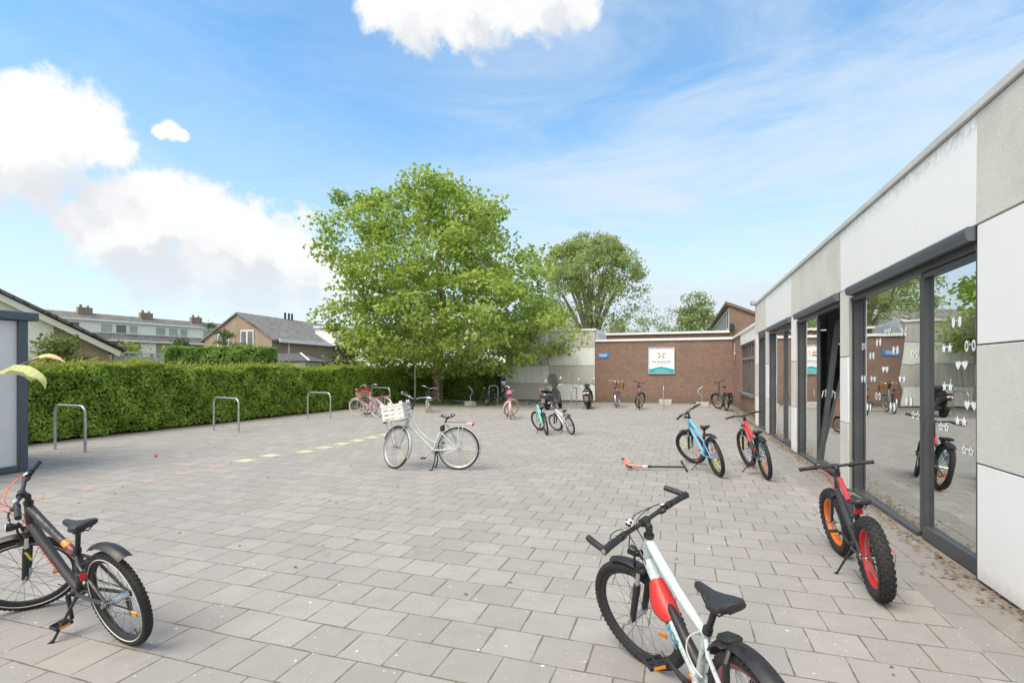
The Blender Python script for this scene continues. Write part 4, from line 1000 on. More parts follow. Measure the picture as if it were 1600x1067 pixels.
for k, x in enumerate(np.arange(2.0, Lt+2, 6.2)):
    win(tr_, T, x, x+1.35, zd0+.18, zd1-.3, .6, 1, 'pale pane'); win(tr_, T, x+1.6, x+2.9, zd0+.18, zd1-.3, .6, 1, 'dark pane' if k % 2 else 'pale pane'); win(tr_, T, x+3.1, x+4.2, zd0+.3, zd1-.3, .6, 1, 'pale pane' if k % 3 else 'dark pane')
    win(tr_, T, x+.6, x+3.4, 4.15, 4.95, 0., 3, 'dark pane')
    if k % 2: MB(T).box((x+5.0, -.03, 4.4), (2.0, .06, 1.9)).build('cladding', 'white paint', tr_)
for u in (22, 132, 228, 306):
    d = view_dir(u, 581); den = d.x*ay.x+d.y*ay.y; c = a0+ay*3.5; q = (c.x*ay.x+c.y*ay.y)/den; P = d*q; x = (P-a0).dot(ax)
    mb = MB(T); mb.box((x, 3.5, zr+.22), (1.5, .6, .85)); mb.build('chimney', 'dull brick', tr_)
    for q, h_ in ((-.4, 1.0), (.35, .9)): MB(T).tube([(x+q, 3.5, zr+.64), (x+q, 3.5, zr+h_)], .15, 8).build('chimney_pot', 'dull brick', tr_)
MB(T).tube([(28.5, .6, 6.1), (28.5, .6, 6.9)], .12, 8).build('flue', 'matt black', tr_)
# brown gable house
bh = thing('brown_house', 'brown brick gable house with grey roof and white dormer left of the tree', 'house')
c0 = ahead(371, 49.5); c1 = ahead(503, 62.); ax = (c1-c0); ax.z = 0; ax.normalize(); ay = Vector((-ax.y, ax.x, 0))
T = Matrix((ax, ay, Vector((0, 0, 1)))).transposed().to_4x4(); T.translation = (c0.x, c0.y, 0)
zr, ze, hw = 7.3, 4.75, 4.0
MB(T).prism([(0, -hw, 0), (0, -hw, ze), (0, 0, zr-.1), (0, hw, ze), (0, hw, 0)], (16, 0, 0)).build('wall', brick_mat('dull brick gable', 'yz', (.34, .255, .195), (.285, .212, .165), (.34, .29, .24)) and 'dull brick gable', bh)
MB(T).prism([(-.15, -hw-.4, ze-.25), (-.15, -hw-.4, ze-.08), (-.15, 0, zr+.08), (-.15, hw+.4, ze-.08), (-.15, hw+.4, ze-.25), (-.15, 0, zr-.09)], (16.3, 0, 0)).build('roof', 'grey roof tiles', bh)
MB(T).box((8.3, -hw-.42, ze-.15), (15.6, .16, .34)).box((2.2, -hw-.06, 2.2), (.12, .12, 4.4)).build('gutter', 'white paint', bh)
def gwin(y0, y1, z0, z1):
    mb = MB(T); mb.box((-.04, (y0+y1)/2, (z0+z1)/2), (.12, y1-y0, z1-z0)); f = mb.build('window', 'white paint', bh)
    for k in range(2): q = (y1-y0)/2; MB(T).box((-.105, y0+q*(k+.5), (z0+z1)/2), (.02, q-.16, z1-z0-.22)).build('pane', 'dark pane', f)
gwin(-1.95, -.45, 4.0, 5.6); gwin(.9, 2.3, 4.1, 5.3)
MB(T).box((10.3, -hw+.3, ze+.75), (3.6, 2.6, 2.0)).build('dormer', 'white paint', bh)
MB(T).box((10.3, -hw+.2, ze+1.82), (4.0, 3.0, .2)).build('dormer_roof', 'white paint', bh)
win(bh, T, 9.0, 11.6, ze-.1, ze+1.5, -hw-1.0, 2)
for x in (6.6, 7.2, 7.7): MB(T).tube([(x, .0, zr), (x, 0, zr+.75)], .11, 8).build('flue', 'matt black', bh)
MB(T).box((9.3, -hw-1.6, 2.72), (9.4, 3.2, .22)).build('veranda_roof', 'dark roof tiles', bh)
for k in range(6): MB(T).box((5.0+k*1.75, -hw-3.0, 1.3), (.16, .16, 2.6)).build('post', 'white paint', bh)
MB(T).box((9.3, -hw-.03, 1.5), (9.0, .05, 2.4)).build('glazing', 'dark pane', bh)
# garage with dark roof in front of it
ga = thing('garage', 'low pale garage with dark sloping roof in front of the brown house', 'garage')
A = ahead(441, 32.); T = Matrix((rt, fwv, Vector((0, 0, 1)))).transposed().to_4x4(); T.translation = (A.x, A.y, 0)
MB(T).box((-.1, 1.5, 1.12), (3.0, 2.9, 2.24)).build('wall', 'white render', ga)
hv = [(-1.8, -.15, 2.28), (1.75, -.15, 2.28), (1.75, 3.2, 2.28), (-1.8, 3.2, 2.28), (-1.8, 1.5, 2.80), (.55, 1.5, 2.80)]
MB(T).add(hv, [(0, 1, 5, 4), (1, 2, 5), (2, 3, 4, 5), (3, 0, 4), (0, 3, 2, 1)], False).build('roof', 'dark roof tiles', ga)
MB(T).tube([(.55, 1.47, 2.83), (1.77, -.17, 2.31)], .05, 6).build('hip_cap', 'white paint', ga)
# grey board fence
fe = thing('garden_fence', 'grey and white board fence behind the hedge beside the gable house', 'fence')
f0, f1 = ahead(178, 21.), ahead(254, 24.5); ax = (f1-f0).normalized(); ay = Vector((-ax.y, ax.x, 0)); Lf = (f1-f0).length
T = Matrix((ax, ay, Vector((0, 0, 1)))).transposed().to_4x4(); T.translation = (f0.x, f0.y, 0)
for k in range(5):
    x = Lf*k/4; MB(T).box((x, 0, 1.2), (.1, .1, 2.4)).build('post', 'white paint' if k % 2 == 0 else 'fence board', fe)
    if k < 4:
        mb = MB(T); w = Lf/4-.12
        for j in range(9): mb.box((x+Lf/8, .0, .3+.235*j), (w, .03, .22))
        mb.build('board_panel', 'fence board' if k == 0 else 'shed panel', fe)
MB(T).box((Lf/2, 0, 2.43), (Lf+.1, .14, .06)).build('rail', 'white paint', fe)
# pale houses across the street, seen through the gap
fh = thing('street_house', 'pale houses across the street glimpsed above the yellow hedge', 'house')
A = ahead(735, 58.); T = Matrix((rt, fwv, Vector((0, 0, 1)))).transposed().to_4x4(); T.translation = (A.x, A.y, 0)
MB(T).box((0, 3, 2.6), (26, 6, 5.2)).build('wall', 'white render', fh)
for k in range(9): win(fh, T, -11.5+k*2.7, -10.1+k*2.7, .9, 2.4, 0., 2, 'dark pane'); win(fh, T, -11.5+k*2.7, -10.1+k*2.7, 3.5, 4.8, 0., 2, 'dark pane')
MB(T).prism([(-13.3, -.4, 5.1), (-13.3, 3, 7.4), (-13.3, 6.4, 5.1)], (26.6, 0, 0)).build('roof', 'grey roof tiles', fh)
# ------------------------------------------------------------------ parked cars
M('white car paint', (.72, .74, .76), .22, 0, .03, 2, coat=.6); M('silver car paint', (.36, .40, .44), .25, .4, .05, 2, coat=.6); M('amber lens', (.70, .26, .03), .3); M('red lens', (.55, .02, .02), .25); M('clear lens', (.70, .72, .72), .12)
def car(label, loc, rz, paint):
    t = thing('parked_car', label, 'car', loc, (0, 0, rz), 'cars parked along the street')
    S = lambda x, zc, w, h, e=3.2: ((x, 0, zc), (0, w, 0), (0, 0, h), e)
    MB().loft([S(-2.1, .62, .62, .16), S(-2.05, .62, .76, .3), S(-1.6, .62, .86, .40), S(-.5, .60, .88, .40), S(.8, .60, .88, .40), S(1.5, .57, .86, .34), S(1.95, .52, .76, .26), S(2.12, .48, .55, .14)], 20).build('body', paint, t)
    MB().loft([((-1.95, 0, .95), (0, .66, 0), (.0, 0, .04), 3), ((-1.55, 0, 1.16), (0, .66, 0), (0, 0, .22), 3), ((-.9, 0, 1.22), (0, .64, 0), (0, 0, .24), 3), ((.1, 0, 1.20), (0, .64, 0), (0, 0, .245), 3), ((.55, 0, 1.13), (0, .66, 0), (0, 0, .2), 3), ((1.15, 0, .94), (0, .7, 0), (0, 0, .05), 3)], 20).build('cabin', 'dark pane', t)
    MB().loft([((-1.5, 0, 1.36), (0, .55, 0), (0, 0, .03), 3), ((-.9, 0, 1.445), (0, .57, 0), (0, 0, .035), 3), ((.1, 0, 1.43), (0, .57, 0), (0, 0, .035), 3), ((.42, 0, 1.345), (0, .56, 0), (0, 0, .025), 3)], 16).build('roof', paint, t)
    for s_ in (-1, 1):
        MB().tube([(.95, s_*.70, .98), (.45, s_*.655, 1.32), (-.9, s_*.62, 1.43), (-1.5, s_*.64, 1.33), (-1.9, s_*.70, .98)], .03, 6).tube([(-.35, s_*.72, .98), (-.35, s_*.63, 1.42)], .03, 6).build('pillar', paint, t)
        MB().sphere((1.88, s_*.58, .66), .13, 10, (.8, 1.1, .7)).build('headlight', 'clear lens', t)
        MB().sphere((-2.0, s_*.62, .78), .12, 10, (.6, .8, 1.2)).build('tail_light', 'red lens', t)
        MB().sphere((.72, s_*.95, 1.0), .09, 8, (.7, 1.1, .75)).build('mirror', paint, t)
        for x in (-1.3, 1.3):
            w = MB().tube([(x, s_*.66, .31), (x, s_*.70, .31), (x, s_*.84, .31), (x, s_*.88, .31)], [.25, .31, .31, .25], 20).build('wheel', 'rubber', t)
            MB().tube([(x, s_*.86, .31), (x, s_*.885, .31)], [.20, .19], 16).build('rim', 'alloy', w)
    MB().box((1.2, 0, .40), (1.6, 1.5, .18), bev=.05).build('bumper', 'black plastic', t)
p = ahead(722, 33.5); car('white hatchback parked behind the low bush at the gap', (p.x, p.y, 0), YAW+.06, 'white car paint')
p = ahead(800, 37.5); car('silver car parked behind the gate posts', (p.x, p.y, 0), YAW+.5, 'silver car paint')
# ------------------------------------------------------------------ bicycles
PAINT = {}
def paint(col, rough=.3, metal=.0):
    k = 'paint %.2f %.2f %.2f %.2f' % (*col, rough)
    if k in MATS: return MATS[k]
    m = M(k, col, rough, metal, .07, 9, coat=.2)
    nt = m.node_tree; b = nt.nodes['Principled BSDF']; src = b.inputs['Base Color'].links[0].from_socket
    tc = N(nt, 'ShaderNodeTexCoord'); n = N(nt, 'ShaderNodeTexNoise', i_Scale=26., i_Detail=7., i_Roughness=.72); L(nt, tc.outputs['Object'], n.inputs['Vector'])
    s = N(nt, 'ShaderNodeSeparateXYZ'); L(nt, tc.outputs['Object'], s.inputs[0])
    f = math_n(nt, 'MULTIPLY', smooth(nt, n.outputs[0], .44, .70, 0, .75 if sum(col) > .3 else .22), smooth(nt, s.outputs[2], .25, .75, 1., .25))
    L(nt, mixc(nt, f, src, (.16, .14, .12)), b.inputs['Base Color']); L(nt, smooth(nt, n.outputs[0], .35, .7, rough*.8, min(1., rough*2.2)), b.inputs['Roughness'])
    return m
M('orange', (.72, .16, .02), .5, 0, .06); M('red plastic', (.55, .025, .02), .4, 0, .06); M('amber', (.70, .26, .02), .35); M('tan rubber', (.46, .31, .19), .8, 0, .1); M('white rubber', (.62, .61, .58), .75, 0, .08)
M('saddle', (.020, .020, .023), .5, 0, .2, 30, .1, 300); M('yellow tag', (.6, .55, .05), .5); M('spoke steel', (.30, .31, .32), .35, .8, .05)
M('wicker', (.26, .13, .06), .85, 0, .35, 40, .8, 120); M('brown wicker', (.33, .24, .16), .85, 0, .3, 40, .8, 120); M('pink cloth', (.66, .12, .26), .85, 0, .15, 25, .2, 60); M('pale stripe', (.62, .62, .60), .5); M('teal decal', (.03, .28, .36), .4); M('red decal', (.60, .035, .02), .4)
m, nt, b = new_mat('dotted cover'); tc = N(nt, 'ShaderNodeTexCoord'); v = N(nt, 'ShaderNodeTexVoronoi', i_Scale=38.); L(nt, tc.outputs['Object'], v.inputs['Vector'])
L(nt, mixc(nt, smooth(nt, v.outputs['Distance'], .30, .36), (.66, .60, .62), (.06, .035, .06)), b.inputs['Base Color']); b.inputs['Roughness'].default_value = .7
SKINS = [(.62, .60, .10), (.10, .42, .12), (.62, .20, .34), (.10, .15, .55), (.66, .25, .04), (.60, .60, .58)]
for i, c in enumerate(SKINS): M('spoke skin %d' % i, c, .5, 0, .05)

def stroke_mb(n, h, M4, mb):      # a row of slanted strokes where the photo's lettering cannot be read
    for i in range(n):
        x = (i-(n-1)/2)*h*.62; w = h*.16
        mb.prism([M4 @ Vector(p) for p in ((x-h*.12, -h*.4, 0), (x-h*.12+w, -h*.4, 0), (x+h*.12+w, h*.4, 0), (x+h*.12, h*.4, 0))], M4.to_3x3() @ Vector((0, 0, .0012)))
        z = h*(.32, -.38, 0.)[i % 3]; mb.prism([M4 @ Vector(p) for p in ((x, z, .0002), (x+h*.36, z, .0002), (x+h*.38, z+w, .0002), (x+.02*h, z+w, .0002))], M4.to_3x3() @ Vector((0, 0, .0012)))
    return mb
def wheel(root, c, R, tr, rim, tyre, S, spokes=28, hubw=.045, hubmat='chrome', knobs=0, krow=3, skins=None, stripe=False, wide=1., disc=False, rimh=.020, srad=.0012, reflector=True, low=False, hubr=1.):
    """c: axle centre, wheel turns about y; S: steering matrix or None"""
    n = 28 if low else 56; rc = R-tr
    circ = lambda r, y=0.: [(c[0]+r*math.cos(2*PI*k/n), c[1]+y, c[2]+r*math.sin(2*PI*k/n)) for k in range(n)]
    rr = R-2*tr*.88; mb = MB(S)
    hw = tr*.62*wide
    prof = [(rr, -hw), (rr-rimh*.5, -hw*.95), (rr-rimh, -hw*.45), (rr-rimh, hw*.45), (rr-rimh*.5, hw*.95), (rr, hw)]
    vs = []; fs = []
    for k in range(n):
        a = 2*PI*k/n
        for (r, y) in prof: vs.append((c[0]+r*math.cos(a), c[1]+y, c[2]+r*math.sin(a)))
    m_ = len(prof)
    for k in range(n):
        for j in range(m_-1): fs.append((k*m_+j, ((k+1) % n)*m_+j, ((k+1) % n)*m_+j+1, k*m_+j+1))
    w = mb.add(vs, fs, True).build('wheel', rim, root)
    ty = MB(S); nt_ = 10; vs = []; fs = []
    for k in range(n):
        a = 2*PI*k/n
        for j in range(nt_):
            q = 2*PI*j/nt_; r = rc+tr*math.cos(q); y = tr*math.sin(q)*wide; vs.append((c[0]+r*math.cos(a), c[1]+y, c[2]+r*math.sin(a)))
    for k in range(n):
        for j in range(nt_): fs.append((k*nt_+j, k*nt_+(j+1) % nt_, ((k+1) % n)*nt_+(j+1) % nt_, ((k+1) % n)*nt_+j))
    ty.add(vs, fs, True)
    if knobs and not low:
        for k in range(knobs):
            for j in range(krow):
                q = ((j-(krow-1)/2)/max(1, (krow-1)/2))*R_(62); a = 2*PI*(k+(.5 if j % 2 else 0))/knobs
                e = Vector((math.cos(a), 0, math.sin(a))); tt = Vector((-math.sin(a), 0, math.cos(a))); yy = Vector((0, 1, 0))
                nn = e*math.cos(q)+yy*math.sin(q); ww = tt.cross(nn); p = Vector(c)+e*rc+(e*math.cos(q)+yy*math.sin(q)*wide)*tr
                M4 = Matrix((tt, ww, nn)).transposed().to_4x4(); M4.translation = p
                s_ = 2*PI*R/knobs
                ty.box((0, 0, 0), (s_*.5, tr*wide*1.5/krow, .0055 if krow < 4 else .012), M4=M4)
    ty.build('tyre', tyre, w)
    if stripe:
        for y in (-1, 1): pass
        st = MB(S)
        for y in (-1, 1): st.tube(circ(rc-tr*.45, y*tr*.90*wide), .0032, 4, closed=True)
        st.build('reflective_band', 'pale stripe', w)
    hb = MB(S); C = Vector(c)
    hb.lathe([(-hubw-.016, .006), (-hubw, .006), (-hubw, .022 if disc is False else .026), (-hubw+.006, .022), (-hubw+.010, .013*hubr), (hubw-.010, .013*hubr), (hubw-.006, .022), (hubw, .022), (hubw, .006), (hubw+.016, .006)], C, (0, 1, 0), 10)
    if disc: hb.lathe([(-hubw-.004, .020), (-hubw-.004, .075), (-hubw-.007, .075), (-hubw-.007, .020)], C, (0, -1, 0), 22)
    hb.build('hub', hubmat, w)
    sp = MB(S); sk = [MB(S) for _ in SKINS]
    for k in range(spokes):
        a = 2*PI*k/spokes; side = 1 if k % 2 else -1; b_ = a+(.42 if (k//2) % 2 else -.42)
        p0 = C+Vector((.019*math.cos(b_), side*(hubw-.003), .019*math.sin(b_))); p1 = C+Vector(((rr-rimh)*math.cos(a), side*.004, (rr-rimh)*math.sin(a)))
        sp.tube([p0, p1], srad, 4, False)
        if skins:
            q = skins[int(a/(2*PI)*len(skins)) % len(skins)]
            if q is not None: sk[q].tube([p0.lerp(p1, .25), p0.lerp(p1, .98)], .0042, 5)
    sp.build('spoke_lacing', 'spoke steel', w)
    for q, x in enumerate(sk):
        if x.v: x.build('spoke_cover', 'spoke skin %d' % q, w)
    if reflector: MB(S).box((c[0]+R*.52*math.cos(3.6), c[1], c[2]+R*.52*math.sin(3.6)), (.05, .012, .03), bev=.004).build('spoke_reflector', 'amber', w)
    return w

def bicycle(label, pos, psi, lean, steer, R, wb, ht, sx, sz, bw, bh, frame, style='mtb', tr=.026, tyre='rubber', rim='matt black', fork=None, forkpaint='matt black', knobs=0, krow=3, wide=1.,
            skins=None, stripe=False, bb=(.43, .27), crank=-1.4, saddle='saddle', grips='black plastic', fenders=None, kick='left', kickpos=None, rack=None, light=None, tail=None, barends=False, bell=None,
            cables=None, disc=False, decal=None, spokes=28, sag=0., chaincase=None, basket=None, low=False, barstyle='flat', rot=None, guard=None, rear_rim=None, srad=.0012, hubmat='chrome', group=None, rearhub=None, tag_lab=None, hubr=1.):
    root = thing('bicycle', label, 'bicycle', (*pos, 0) if len(pos) == 2 else pos, rot or (-lean, 0, psi), group or 'bicycles parked around the yard')
    a = R_(70); k = Vector((-math.cos(a), 0, math.sin(a))); pr = Vector((math.sin(a), 0, math.cos(a)))
    Fx = Vector((wb, 0, R)); A0 = Fx-.04*pr; RA = Vector((0, 0, R))
    S = Matrix.Translation(A0) @ Matrix.Rotation(steer, 4, k) @ Matrix.Translation(-A0)
    BB = Vector((bb[0], 0, bb[1])); sad = Vector((sx, 0, sz)); fr = frame
    susp = style == 'mtb' and fork != 'rigid'
    tc_ = R+.020+(.035 if susp else .012); HB = A0+k*(tc_+.012); HT = A0+k*ht
    ST = BB+(sad-BB)*(.60 if style != 'city' else .55)
    def arc3(p, q, sagv, n=10): return [p.lerp(q, i/n)+Vector((0, 0, -sagv*math.sin(PI*i/n))) for i in range(n+1)]
    # frame
    f = MB()
    hk = 1. if R > .27 else .85
    f.tube([HB-k*.006, HT+k*.004], .0235*hk, 14)
    if style == 'mtb':
        f.tube(arc3(HB+k*.028+pr*-.012, BB+Vector((.0, 0, .012)), .012, 8), [.0285*hk]*5+[.027*hk]*2+[.025*hk]*2, 14)
        f.tube(arc3(HT-k*.026-pr*.01, ST-Vector((0, 0, .02)), .018+sag, 8), [.024*hk]*4+[.021*hk]*3+[.018*hk]*2, 14)
    elif style == 'city':
        f.tube(arc3(HB+k*.05-pr*.01, BB+Vector((.0, 0, .01)), .0, 4), .024, 12)
        q = BB+(ST-BB)*.38; f.tube([HT-k*.05-pr*.01, HT-k*.13+Vector((-.055, 0, -.03)), (HT-k*.2).lerp(q, .35)+Vector((-.02, 0, -.03)), (HT-k*.2).lerp(q, .7)+Vector((0, 0, -.035)), q], .018, 10)
    else:
        f.tube(arc3(HB+k*.03-pr*.01, BB+Vector((.0, 0, .01)), .03, 6), .022*hk, 12)
        q = BB+(ST-BB)*.62; f.tube(arc3(HT-k*.04-pr*.01, q, .05, 6), .017*hk, 12)
    f.tube([BB+Vector((0, 0, -.005)), ST+(sad-BB).normalized()*.012], .0175*hk, 12)
    f.tube([BB+Vector((0, -.036, 0)), BB+Vector((0, .036, 0))], .022, 14)
    sy = tr*wide+.016
    for s_ in (-1, 1):
        f.tube([BB+Vector((-.02, s_*.022, 0)), BB.lerp(RA, .28)+Vector((0, s_*sy, 0)), RA+Vector((0, s_*(.058 if wide == 1. else .075), 0))], [.012, .0115, .009], 8)
        f.tube([ST+Vector((-.005, s_*.012, -.03)), ST.lerp(RA, .22)+Vector((0, s_*sy, 0)), RA+Vector((0, s_*(.058 if wide == 1. else .075), 0))], [.010, .0095, .008], 8)
        f.box(RA+Vector((0, s_*(.06 if wide == 1. else .077), 0)), (.045, .006, .04), bev=.002)
    f.tube([ST.lerp(RA, .24)+Vector((0, -sy, 0)), ST.lerp(RA, .24)+Vector((0, sy, 0))], .008, 6)
    fo = f.build('frame', fr, root)
    ax_ = (BB-HB).normalized(); 
    if decal:
        col, txt, size, side, t0 = decal
        for s_ in ((1, -1) if side == 0 else (side,)):
            P = HB.lerp(BB, t0)+Vector((0, s_*.0288*hk, -.004))+Vector((0, 1, 0)).cross(ax_)*.017*(1-t0); X = ax_*s_
            mbt = MB(); up_ = Vector((0, s_, 0)).cross(X)
            (text_mb(txt, size, basis(P, X, up_), mbt, .0012, bold=.0008) if isinstance(txt, str) else stroke_mb(txt, size, basis(P, X, up_), mbt)); mbt.build('decal', col, fo)
    # collars
    MB().tube([HT, HT+k*.014], .026*hk, 14).build('headset', 'matt black', root); MB().tube([HB-k*.014, HB], .0255*hk, 14).build('headset', 'matt black', root)
    # fork
    g = MB(S)
    crown = A0+k*tc_
    dx = .05+(.018 if wide > 1.2 else 0)
    g.tube([crown+k*.05, crown], .015, 10)
    if susp:
        lo = MB(S); stn = MB(S)
        g.box((0, 0, 0), (.05, 2*dx+.03, .032), bev=.01, M4=basis(crown+k*.0, pr, (0, 1, 0)))
        for s_ in (-1, 1):
            e = Vector((0, s_*dx, 0)); top = crown+pr*.012+e; ax = Fx+e
            g.tube([top-k*.015, top+k*.028], [.019, .017], 10)
            stn.tube([top, top.lerp(ax, .5)], .0135, 10)
            lo.tube([top.lerp(ax, .30), top.lerp(ax, .32), top.lerp(ax, .9), ax], [.0185, .0195, .018, .015], 10); lo.lathe([(-.012, .014), (.012, .014)], ax, (0, 1, 0), 10)
        br_ = crown+pr*.012-k*.085
        lo.tube([br_+Vector((0, -dx, 0)), br_+Vector((.045, -dx*.6, .03)), br_+Vector((.045, dx*.6, .03)), br_+Vector((0, dx, 0))], .0095, 8)
        fk = g.build('fork', 'matt black', root); stn.build('stanchion', 'chrome', fk); lo.build('fork_leg', forkpaint, fk)
        if tag_lab: MB(S).box(Fx.lerp(crown, .55)+Vector((-.008, dx+.018, 0)), (.012, .006, .07)).build('yellow_tag', 'yellow tag', fk)
    else:
        for s_ in (-1, 1):
            e = Vector((0, s_*dx*.85, 0)); g.tube([crown+Vector((0, s_*.012, 0)), crown-k*.02+e, (crown+e).lerp(Fx+e, .6)-pr*.006, Fx+e], [.014, .0145, .012, .009], 8)
        fk = g.build('fork', fr if forkpaint == 'matt black' and style != 'mtb' else forkpaint, root)
    # wheels
    kw = dict(tyre=tyre, knobs=knobs, krow=krow, stripe=stripe, wide=wide, low=low, srad=srad, hubr=hubr)
    wheel(root, tuple(Fx), R, tr, rim, S=S, spokes=spokes, skins=skins, disc=disc, hubmat=hubmat, **kw)
    wheel(root, (0, 0, R), R, tr, rear_rim or rim, S=None, spokes=spokes, skins=(skins[2:]+skins[:2]) if skins else None, hubmat=rearhub or hubmat, hubw=.05, reflector=not low, **kw)
    if style == 'mtb' and not low and not disc:
        vb = MB(S)
        for s_ in (-1, 1):
            p0 = crown-k*.055+pr*.036+Vector((0, s_*dx*.72, 0)); p1 = crown+k*.045+pr*.062+Vector((0, s_*.026, 0))
            vb.tube([p0, p0.lerp(p1, .5)+Vector((0, s_*.012, 0)), p1], [.009, .0075, .006], 8).box(p0-k*.012+pr*.008, (.05, .014, .012), bev=.003)
        vb.tube(spline([crown+k*.045+pr*.062+Vector((0, -.03, 0)), crown+k*.05+pr*.066, crown+k*.06+pr*.07+Vector((0, .05, .02)), crown+k*.12+pr*.075+Vector((0, .035, .04))]), .0032, 6); vb.build('rim_brake', 'black plastic', fk)
    if not low:
        for cc, SS in ((Fx, S), (RA, None)):
            MB(SS).tube([cc+Vector(((R-2.1*tr)*math.cos(4.2), 0, (R-2.1*tr)*math.sin(4.2))), cc+Vector(((R-2.1*tr-.045)*math.cos(4.2), 0, (R-2.1*tr-.045)*math.sin(4.2)))], .003, 6).build('valve', 'black plastic', root)
            MB(SS).tube([cc+Vector((0, -.082, 0)), cc+Vector((0, -.066, 0))], .010, 8).build('axle_nut', 'alloy', root); MB(SS).tube([cc+Vector((0, .066, 0)), cc+Vector((0, .086, 0))], .010, 8).tube([cc+Vector((0, .082, 0)), cc+Vector((-.03, .088, .04))], .004, 6).build('axle_lever', 'alloy', root)
    # stem, bars
    bc = A0+k*(ht+bh)+pr*.03; s0 = A0+k*(ht+.014)
    st = MB(S); st.tube([s0, A0+k*(ht+bh-.012)], .0165, 12); st.tube([A0+k*(ht+bh-.018), bc-pr*.0], [.018, .019], 12); st.tube([bc+Vector((0, -.024, 0)), bc+Vector((0, .024, 0))], .021, 12)
    st.build('stem', 'matt black', root)
    half = bw/2; hb = MB(S); gp = []
    if barstyle == 'flat': P = [(0, 0, 0), (0, .05, .0), (-.006, .11, .018), (-.022, .17, .026), (-.05, half, .022)]
    elif barstyle == 'straight': P = [(0, 0, 0), (0, .06, 0), (-.004, .14, .004), (-.012, .2, .006), (-.022, half, .006)]
    else: P = [(0, 0, 0), (.02, .05, .01), (.035, .14, .045), (-.01, half*.86, .07), (-.10, half, .05), (-.19, half*.98, .03)]
    for s_ in (-1, 1): hb.tube([bc+Vector((x, s_*y, z)) for x, y, z in P], .0115, 10)
    hbm = 'chrome' if barstyle == 'swept' else 'matt black'
    ho = hb.build('handlebar', hbm, root)
    for s_ in (-1, 1):
        e = [bc+Vector((x, s_*y, z)) for x, y, z in P]; t = (e[-1]-e[-2]).normalized(); ln = .105 if R > .26 else .085
        p0 = e[-1]-t*ln; G_ = MB(S); rr = []
        pts = [p0+t*(ln*i/9) for i in range(10)]+[e[-1]+t*.004]
        G_.tube(pts, [.0185]+[.0155+.0008*(i % 2) for i in range(8)]+[.0175, .0165], 12); G_.build('grip', grips, ho)
        bl = MB(S); cl = p0-t*.02; fwd = Vector((1, 0, -.35)).normalized()
        bl.tube([cl-t*.012, cl+t*.012], .018, 10); bl.box((0, 0, 0), (.04, .03, .02), bev=.006, M4=basis(cl+fwd*.022, fwd, t))
        bl.tube([cl+fwd*.03, cl+fwd*.052+t*.02, cl+fwd*.056+t*.055, cl+fwd*.05+t*.095], [.007, .0065, .0055, .006], 6)
        if style == 'mtb' and s_ == -1: bl.box((0, 0, 0), (.05, .045, .03), bev=.012, M4=basis(cl-t*.035+Vector((.008, 0, -.012)), fwd, t))
        bl.build('brake_lever', 'black plastic' if barstyle != 'swept' else 'chrome', ho)
        if style == 'mtb' and not low: MB(S).box((0, 0, 0), (.03, .028, .012), bev=.005, M4=basis(cl-t*.03+Vector((0, 0, .02)), fwd, t)).build('shifter', 'alloy', ho)
        if barends:
            q = e[-1]+t*.012; MB(S).tube([q-t*.012, q+t*.012], .0185, 10).tube([q, q+Vector((.03, 0, .010)), q+Vector((.075, -s_*.005, .024)), q+Vector((.112, -s_*.012, .036))], [.0145, .0150, .0155, .0145], 10).build('bar_end', grips, ho)
            MB(S).lathe([(-.001, .013), (.003, .012)], q+t*.012, t, 10).build('end_cap', 'alloy', ho)
    if bell == 'ball':
        q = bc+Vector((.0, .10, .036)); o = MB(S).sphere(q, .021, 14).build('bell', 'white paint', ho)
        for dv in ((.3, .3, .9), (-.8, .3, .5), (-.2, -.8, .55), (-.75, -.5, -.3), (.7, -.6, .35), (.0, .95, .2), (-.6, .85, -.1), (.85, .4, -.1)):
            d = Vector(dv).normalized(); MB(S).lathe([(0, .0085), (.0012, .0075)], q+d*.0202, d, 6).build('bell_spot', 'matt black', o)
    elif bell: q = bc+Vector((.0, .10, .026)); MB(S).sphere(q, .022, 12, (1, 1, .7)).build('bell', 'chrome', ho)
    # cables
    if not low:
        cm = cables or 'black plastic'; cb = MB()
        S3 = lambda p: S @ Vector(p)
        e = [[bc+Vector((x, s_*y, z)) for x, y, z in P] for s_ in (-1, 1)]
        for j, (s_, dz, dxx) in enumerate(((1, -.10, .10), (-1, -.12, .11), (-1, -.07, .13))):
            p0 = e[(s_+1)//2][-1].lerp(e[(s_+1)//2][-2], .75)+Vector((.03, 0, -.01))
            tgt = HB+k*.03-pr*.035+Vector((0, s_*.024, 0)) if j != 1 else None
            pts = [S3(p0), S3(p0+Vector((.06, -s_*.06, .0))), S3(bc+Vector((dxx, s_*.05, dz*.4)))]
            pts += [S3(bc+Vector((dxx*.6, s_*.035, dz-.05)))]
            pts += [tgt, HB.lerp(BB, .25)+Vector((0, s_*.026, .02))] if tgt is not None else [S3(crown+pr*.06+Vector((0, s_*.03, -.02))), S3(crown+pr*.03+Vector((0, s_*.05, -.10)))]
            # smooth through the points
            sm = []
            for i in range(len(pts)-1):
                p_, q_, r_, s4 = pts[max(0, i-1)], pts[i], pts[i+1], pts[min(len(pts)-1, i+2)]
                for u in range(6):
                    w = u/6; sm.append(.5*((2*q_)+(r_-p_)*w+(2*p_-5*q_+4*r_-s4)*w*w+(3*q_-p_-3*r_+s4)*w**3))
            sm.append(pts[-1]); cb.tube(sm, .0026, 5)
        cb.build('cable', cm, root)
    # saddle and post
    ad = (sad-BB).normalized()
    MB().tube([ST-ad*.02, sad-Vector((0, 0, .045))], .0135, 12).build('seat_post', 'matt black' if style == 'mtb' or saddle != 'saddle' else 'chrome', root)
